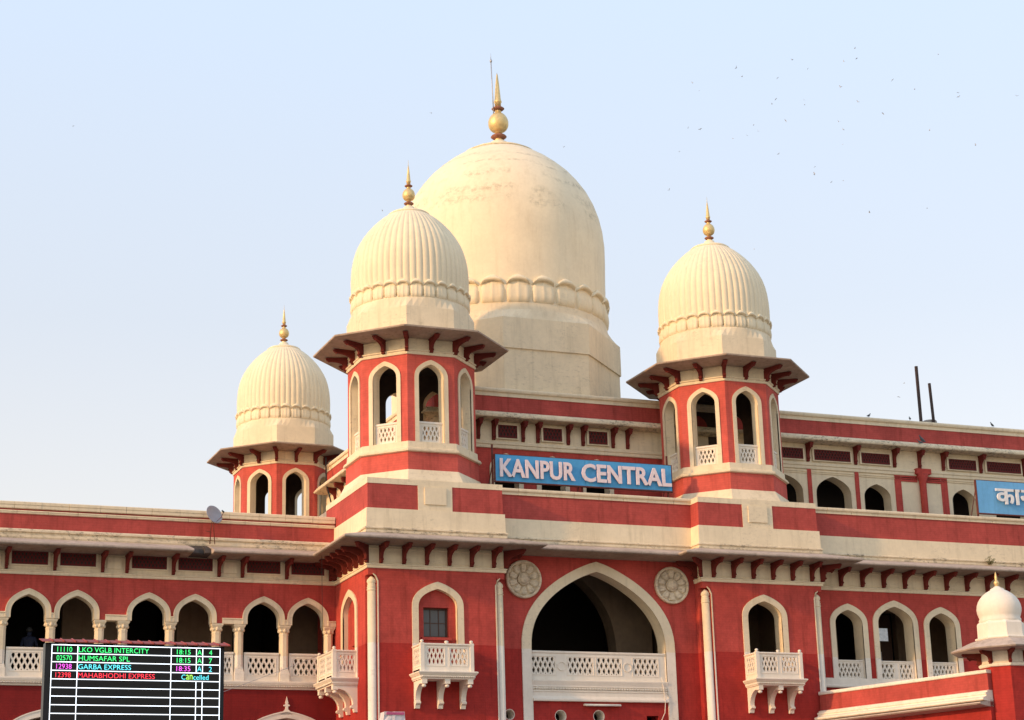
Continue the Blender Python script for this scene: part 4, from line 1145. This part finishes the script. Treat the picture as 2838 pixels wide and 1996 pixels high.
# ------------------------------------------------------------------ train departure display
DB = empty('departure_board', (7.73, 40.0, 0), 'black LED train departure board under a red tin hood', 'display board')
Yd = 40.0
put('display_case', MB().box(5.87, 9.60, Yd+.02, Yd+.32, 4.6, 7.385), M_CASE, DB)
put('screen', MB().box(5.99, 9.515, Yd+.006, Yd+.018, 4.75, 7.35), M_SCREEN, DB)
for x in (6.3, 9.2): put('support_post', MB().box(x-.09, x+.09, Yd+.1, Yd+.28, 0, 4.6), M_GREY, DB)
hood = MB(); n = 17; x0, x1 = 5.79, 9.70
for k in range(n):                               # ribbed tin sheets
    a, b = x0 + (x1-x0)*k/n, x0 + (x1-x0)*(k+1)/n
    hood.add([(a, Yd-.14, 7.375), (b, Yd-.14, 7.375), (b, Yd+.40, 7.50), (a, Yd+.40, 7.50), (a, Yd-.14, 7.39), (b, Yd-.14, 7.39), (b, Yd+.40, 7.515), (a, Yd+.40, 7.515)], [(0,3,2,1),(4,5,6,7),(0,1,5,4),(1,2,6,5),(2,3,7,6),(3,0,4,7)])
    hood.tube([(b-.02, Yd-.145, 7.39), (b-.02, Yd+.40, 7.518)], .022, 6)
put('tin_hood', hood, M_HOOD, DB)
zr = [7.34 - .1743*k for k in range(15)]
vx = [6.0, 6.525, 8.465, 9.0, 9.135, 9.505]
gl = MB(); t_ = .008; yl = Yd+.001
for k, z_ in enumerate(zr): gl.box(6.0-t_, 9.505+t_, yl, yl+.004, z_-t_, z_+t_)
for x in (6.0, 6.525, 8.465, 9.505): gl.box(x-t_*.9, x+t_*.9, yl-.001, yl+.003, zr[-1], zr[0])
for x in (9.0, 9.135):
    gl.box(x-t_*.9, x+t_*.9, yl-.001, yl+.003, zr[3], zr[0]); gl.box(x-t_*.9, x+t_*.9, yl-.001, yl+.003, zr[-1], zr[4])
put('grid_lines', gl, L_WHITE, DB)
def row(k, items):
    for body, a, b, mat in items:
        zt = zr[k] - .038; zb = zr[k] - .142
        V, F_ = fit_text(body, a, b, zb, zt, Yd, 0, -.003)
        put('display_text', MB().add(V, F_), mat, DB)
row(0, [('11110', 6.11, 6.41, L_GREEN), ('LKO VGLB INTERCITY', 6.545, 7.995, L_GREEN), ('18:15', 8.585, 8.875, L_GREEN), ('A', 9.02, 9.115, L_GREEN), ('4', 9.27, 9.335, L_GREEN)])
row(1, [('02570', 6.10, 6.41, L_GREEN), ('HUMSAFAR SPL', 6.545, 7.60, L_GREEN), ('18:15', 8.585, 8.875, L_GREEN), ('A', 9.02, 9.115, L_GREEN), ('7', 9.27, 9.335, L_GREEN)])
row(2, [('12938', 6.10, 6.41, L_PINK), ('GARBA EXPRESS', 6.545, 7.63, L_CYAN), ('18:35', 8.58, 8.875, L_PINK), ('A', 9.02, 9.115, L_CYAN), ('2', 9.27, 9.335, L_CYAN)])
row(3, [('12398', 6.09, 6.40, L_RED), ('MAHABHODHI EXPRESS', 6.545, 8.13, L_RED), ('C', 8.69, 8.775, L_CYAN), ('an', 8.79, 8.925, L_LIME), ('celled', 8.94, 9.265, L_CYAN)])
for body, a, b in (('TRAIN NO', 6.12, 6.32), ('TRAIN NAME', 7.25, 7.54), ('EXPT. TIME', 8.59, 8.83), ('A/D', 9.03, 9.10), ('PF NO', 9.24, 9.38)):
    V, F_ = fit_text(body, a, b, 7.352, 7.378, Yd+.012, 0, .01)
    put('display_text', MB().add(V, F_), M_LETTER2, DB)

# ------------------------------------------------------------------ things on and around the building
# satellite dish on the left wing
SD = empty('satellite_dish', (14.75, 63.35, 14.2), 'grey satellite dish standing on the left wing eave', 'satellite dish')
dm = MB().lathe([(.0, .0), (.10, .004), (.20, .02), (.28, .045), (.335, .072), (.34, .06), (.28, .03), (.20, .006), (.10, -.01), (0, -.014)], 28)
aim = Vector((.42, -.83, .32)).normalized()
qd = aim.to_track_quat('Z', 'Y')
dm.v = [tuple(qd @ Vector(v) + Vector((14.74, 63.32, 15.17))) for v in dm.v]
put('dish_reflector', dm, M_DISH, SD)
put('feed_arm', MB().tube([(14.80, 63.30, 14.90), (14.95, 63.06, 15.05), (15.03, 62.98, 15.25)], .012, 6), M_STEEL, SD)
put('feed_horn', MB().tube([(15.02, 62.98, 15.22), (14.97, 63.03, 15.29)], [.035, .022], 8), M_CASE, SD)
put('dish_stand', MB().tube([(14.68, 63.50, 14.2), (14.70, 63.46, 14.75), (14.74, 63.36, 15.12)], .016, 6).tube([(14.85, 63.50, 14.2), (14.80, 63.46, 14.7), (14.75, 63.36, 15.10)], .014, 6).tube([(14.52, 63.48, 14.65), (14.72, 63.46, 14.60)], .012, 6), M_STEEL, SD)

# rusty rods and a concrete block on the upper roof
put_ = tag(put('roof_rod', MB().box(45.30, 45.40, 65.65, 65.75, 20.4, 23.6), M_POLE), 'taller rusty steel rod standing on the upper roof', 'rod')
rr_ = MB().box(-.045, .045, -.045, .045, 0, 2.5); rr_ = link('roof_rod', rr_.mesh('roof_rod', M_POLE), None, (46.0, 65.7, 20.4), rot=(0, R(-1.5), 0))
tag(rr_, 'shorter rusty steel rod leaning above a concrete block on the upper roof', 'rod')
tag(put('concrete_block', MB().lathe([(.30, 20.42), (.31, 20.8), (.31, 21.32), (.28, 21.36)], 14, (46.05, 66.1)), M_CONC), 'round grey concrete stump on the upper roof beside the rods', 'block')

# tube lamp and cable in the gateway
TL = empty('tube_lamp', (27.8, 60.55, 8.6), 'white tube lamp on the red wall beneath the gateway balustrade', 'lamp')
put('lamp_tube', MB().tube([(27.13, 60.50, 8.61), (28.46, 60.50, 8.61)], .032, 10), M_TUBE, TL)
put('lamp_batten', MB().box(27.11, 28.48, 60.54, 60.655, 8.60, 8.66), M_WHITE, TL)
def wire(name, pts, r, mat, label): return tag(put(name, MB().tube(pts, r, 5), mat), label, 'cable')
wire('white_cable', [(30.12, 60.59, 9.62), (30.16, 60.57, 9.2), (30.20, 60.55, 8.8), (30.17, 60.57, 8.4), (30.02, 60.60, 8.1), (30.02, 60.60, 7.5)], .014, M_WHITE, 'thin pale cable hanging down beside the gateway lamp')
wire('black_cable', [(22.95, 77.6, 21.0), (22.75, 76.8, 19.6), (22.55, 75.2, 18.2), (22.7, 73.5, 16.6), (22.9, 72.6, 15.6)], .035, M_CABLE, 'black cable drooping beside the rear domed kiosk')
wire('thin_wire', [(18.55, 62.85, 10.5), (17.2, 63.0, 9.95), (15.2, 63.2, 9.2), (12.6, 63.4, 8.65)], .008, M_GREY, 'thin wire sagging across the left wing ledge')
wire('thin_wire', [(18.30, 62.35, 13.75), (18.33, 62.4, 11.9), (18.36, 62.45, 10.45)], .009, M_CABLE, 'thin dark wire dropping from eave to flank balcony')
tag(put('vent_pipe', MB().tube([(23.0, 73.2, 16.6), (23.0, 73.2, 20.9)], .06, 8), M_GREY), 'pale vent pipe beside the rear flank wall', 'pipe')

# wrapped lamp box rising into view in front of the left tower
WB = empty('wrapped_lamp_box', (18.05, 54.0, 0), 'box lamp wrapped in crumpled white plastic on a post', 'lamp')
put('lamp_post', MB().lathe([(.07, 0), (.06, 6.6)], 10, (18.05, 54.2)), M_GREY, WB)
mb = MB(); random.seed(3)
gx, gz = 8, 7; vs = []; fs = []
for j in range(gz+1):
    for i in range(gx+1):
        u, v = i/gx, j/gz
        half = .42 - .11*v
        vs.append((18.05 + (2*u-1)*half, 53.96 + .10*(1-v) + random.uniform(-.02, .02) - .12*math.sin(math.pi*u)*(1-v), 6.6 + .99*v + (random.uniform(-.012, .012) if j < gz else 0)))
for j in range(gz):
    for i in range(gx): fs.append((j*(gx+1)+i, j*(gx+1)+i+1, (j+1)*(gx+1)+i+1, (j+1)*(gx+1)+i))
mb.add(vs, fs); o_ = len(mb.v)
mb.add([(17.63, 54.45, 6.6), (18.47, 54.45, 6.6), (18.36, 54.35, 7.59), (17.74, 54.35, 7.59), (17.63, 54.06, 6.6), (18.47, 54.06, 6.6), (18.36, 53.965, 7.59), (17.74, 53.965, 7.59)], [(0,1,2,3),(0,3,7,4),(1,5,6,2),(3,2,6,7),(0,4,5,1)])
put('plastic_wrap', mb, M_PLASTIC, WB)
put('magenta_strip', MB().box(17.80, 18.34, 53.925, 53.96, 7.50, 7.575), M_PINK, WB)

# ------------------------------------------------------------------ birds
def bird_mesh(name, mat, wing):
    mb = MB(); L = .30; prof = [(-.5, .004), (-.40, .03), (-.2, .055), (0, .06), (.2, .05), (.34, .036), (.42, .034), (.48, .012), (.55, .002)]
    n = 6; vs = []; fs = []
    for p, r in prof:
        for k in range(n):
            a = 2*math.pi*k/n; vs.append((p*L, r*math.cos(a), r*math.sin(a)))
    for i in range(len(prof)-1):
        for k in range(n):
            l = (k+1) % n; fs.append((i*n+k, i*n+l, (i+1)*n+l, (i+1)*n+k))
    mb.add(vs, fs, True)
    for s in (-1, 1):
        w_ = [(.08, .03*s, .02), (-.07, .03*s, .02), (-.09, .16*s, .02+wing*.5), (.05, .18*s, .03+wing*.6), (-.12, .36*s, .02+wing), (-.04, .34*s, .025+wing)]
        mb.add(w_ + [(x, y, z-.012) for x, y, z in w_], [(0,1,2,3), (3,2,4,5), (9,8,7,6), (11,10,8,9), (1,7,8,2), (2,8,10,4), (4,10,11,5), (5,11,9,3), (3,9,6,0)])
    mb.add([(-.13, -.03, 0), (-.13, .03, 0), (-.24, .05, 0), (-.24, -.05, 0), (-.13, -.03, .012), (-.13, .03, .012), (-.24, .05, .012), (-.24, -.05, .012)], [(0,1,2,3),(7,6,5,4),(0,3,7,4),(1,5,6,2),(2,6,7,3)])
    return mb.mesh(name, mat)
BM = [bird_mesh('flying_bird', M_BIRD, w_) for w_ in (.14, -.08, .22)]
# where the flock wheels over the right of the roofs: bearing right of the facade normal, elevation, distance
sky_px = [(1217,80),(1228,142),(1146,163),(817,152),(917,208),(463,203),(497,259),(724,267),(182,300),(228,348),(714,402),(689,435),(893,408),(896,437),(1126,326),(1238,420),(1458,279),(1598,341),(1880,387),(1872,361),(1750,118),(2250,382),(776,539),(154,587),(230,595),(572,566),(600,607),(530,635),(440,652),(97,739),(734,750),(1396,494),(1114,547),(1143,597),(1140,690),(1693,603),(1988,694),(962,834),(961,879),(1070,930),(1144,922),(1311,1126),(1678,1099),(577,1358),(33,982)]
random.seed(11)
FLOCK = [(1840 + x/2.3006, 100 + y/2.3006) for x, y in sky_px] + [(202, 350), (1195, 313), (1562, 408), (2507, 1062), (2490, 1100), (1060, 585)]
for i, (px_, py_) in enumerate(FLOCK):
    d = fw + r2*((px_ - 1419)/5307.1) - u2*((py_ - 998)/5307.1)
    D = random.uniform(260, 420)
    p = Vector((0, 0, 1.7)) + d*D
    o = link('flying_bird', BM[i % 3], None, p, rot=(random.uniform(-.9, .9), random.uniform(-.3, .3), random.uniform(0, 6.28))); o.scale = (.8,)*3
    tag(o, 'tiny dark bird wheeling in the pale sky above the station', 'bird', 'birds wheeling in the sky')
def pigeon_mesh():
    mb = MB(); n = 8
    sp = [((-.20, 0, .05), .012), ((-.14, 0, .065), .03), ((-.06, 0, .085), .06), (.0, .0), ]
    spine = [(-.21, .055, .012), (-.15, .065, .028), (-.08, .085, .055), (-.01, .105, .068), (.06, .135, .062), (.10, .175, .042), (.115, .21, .032), (.13, .235, .034), (.155, .24, .024), (.185, .235, .006)]
    vs = []; fs = []
    for i, (x, z, r) in enumerate(spine):
        for k in range(n):
            a = 2*math.pi*k/n; vs.append((x, r*math.cos(a)*.85, z + r*math.sin(a)))
    for i in range(len(spine)-1):
        for k in range(n):
            l = (k+1) % n; fs.append((i*n+k, i*n+l, (i+1)*n+l, (i+1)*n+k))
    fs.append(tuple(range(n-1, -1, -1)))
    mb.add(vs, fs, True)
    for s in (-1, 1): mb.tube([(.01, .025*s, .06), (.012, .026*s, 0.0)], .007, 5)
    return mb.mesh('pigeon', M_PIGEON)
PM = pigeon_mesh()
PW = [(41.82, 64.18, 20.742, 20, 'pigeon perched on the upper parapet nearest the right kiosk'), (43.75, 64.14, 20.742, 70, 'pigeon perched on the upper parapet left of the rods'), (47.75, 64.12, 20.742, -160, 'pigeon perched on the upper parapet beyond the concrete stump'),
      (44.05, 63.85, 19.76, 200, 'dark pigeon standing on the upper eave above the drain pipe'), (43.85, 63.73, 19.665, 160, 'second pigeon on the upper eave above the drain pipe')]
for x, y, z_, a, lb in PW:
    o = link('pigeon', PM, None, (x, y, z_), R(a)); o.scale = (.7, .7, .7) if 'dark' not in lb else (1.1, 1.1, 1.1)
    tag(o, lb, 'pigeon', 'pigeons on the roofs')
# dry weed growing out of the right wing moulding
wd = MB(); random.seed(5)
for k in range(26):
    a = random.uniform(0, 6.28); l = random.uniform(.12, .34)
    b0 = Vector((44.35 + random.uniform(-.08, .08), 60.58, 14.18)); tip = b0 + Vector((math.cos(a)*l*.7, -abs(math.sin(a))*.15, l*random.uniform(.3, 1)))
    wd.tube([b0, (b0+tip)/2 + Vector((0, 0, .03)), tip], [.008, .006, .003], 4)
    for _ in range(2):
        c = tip + Vector((random.uniform(-.03, .03), 0, random.uniform(-.03, .03))); s_ = .03
        wd.add([c + Vector((-s_, 0, 0)), c + Vector((0, -.01, -s_*.5)), c + Vector((s_, 0, .01)), c + Vector((0, .01, s_*.5))], [(0, 1, 2, 3)])
tag(put('dry_weed', wd, M_GREEN), 'small dry weed sprouting from the right wing eave moulding', 'plant')

# person standing in the dark gallery of the left wing
def person(loc, rz):
    J = {'pelvis': ((0, 0, .93), .155), 'waist': ((0, 0, 1.08), .14), 'chest': ((0, .01, 1.30), .165), 'neck': ((0, 0, 1.47), .06), 'headb': ((0, -.02, 1.56), .085), 'headt': ((0, -.02, 1.66), .095),
         'shl': ((-.19, 0, 1.40), .07), 'ell': ((-.27, -.02, 1.13), .05), 'wrl': ((-.20, -.22, 1.16), .035), 'hal': ((-.15, -.28, 1.20), .035),
         'shr': ((.19, 0, 1.40), .07), 'elr': ((.25, .02, 1.12), .05), 'wrr': ((.24, -.08, .88), .035), 'har': ((.24, -.10, .80), .035),
         'hpl': ((-.10, 0, .88), .10), 'knl': ((-.11, -.01, .49), .065), 'anl': ((-.12, .02, .09), .045), 'tol': ((-.13, -.13, .04), .035),
         'hpr': ((.10, 0, .88), .10), 'knr': ((.11, -.01, .49), .065), 'anr': ((.12, .02, .09), .045), 'tor': ((.13, -.13, .04), .035)}
    E_ = [('pelvis', 'waist'), ('waist', 'chest'), ('chest', 'neck'), ('neck', 'headb'), ('headb', 'headt'), ('chest', 'shl'), ('shl', 'ell'), ('ell', 'wrl'), ('wrl', 'hal'), ('chest', 'shr'), ('shr', 'elr'), ('elr', 'wrr'), ('wrr', 'har'),
          ('pelvis', 'hpl'), ('hpl', 'knl'), ('knl', 'anl'), ('anl', 'tol'), ('pelvis', 'hpr'), ('hpr', 'knr'), ('knr', 'anr'), ('anr', 'tor')]
    ks = list(J)
    me = bpy.data.meshes.new('person'); me.from_pydata([J[k][0] for k in ks], [(ks.index(a), ks.index(b)) for a, b in E_], [])
    o = bpy.data.objects.new('person', me); COL.objects.link(o)
    sk = o.modifiers.new('skin', 'SKIN')
    for i, k in enumerate(ks):
        me.skin_vertices[0].data[i].radius = (J[k][1], J[k][1]*.8) if k in ('chest', 'waist', 'pelvis') else (J[k][1],)*2
        me.skin_vertices[0].data[i].use_root = k == 'pelvis'
    o.modifiers.new('sub', 'SUBSURF').levels = 1
    dg = bpy.context.evaluated_depsgraph_get(); dg.update()
    m2 = bpy.data.meshes.new_from_object(o.evaluated_get(dg)); o.modifiers.clear(); o.data = m2; bpy.data.meshes.remove(me)
    m2.materials.clear(); m2.materials.append(M_SHIRT)
    for p in m2.polygons: p.use_smooth = True
    o.location = loc; o.rotation_euler = (0, 0, rz)
    hair = MB().lathe([(.095, 1.62), (.107, 1.67), (.10, 1.73), (.07, 1.775), (0, 1.79)], 12, (0, -.01)); local('hair', hair, M_CABLE, o)
    return tag(o, 'person in dark clothes with blue sleeves in the left wing gallery', 'person')
M_SHIRT = plain('dark_blue_clothes', (.012, .016, .035), .8)
person((8.95, 64.75, 9.6), R(160))
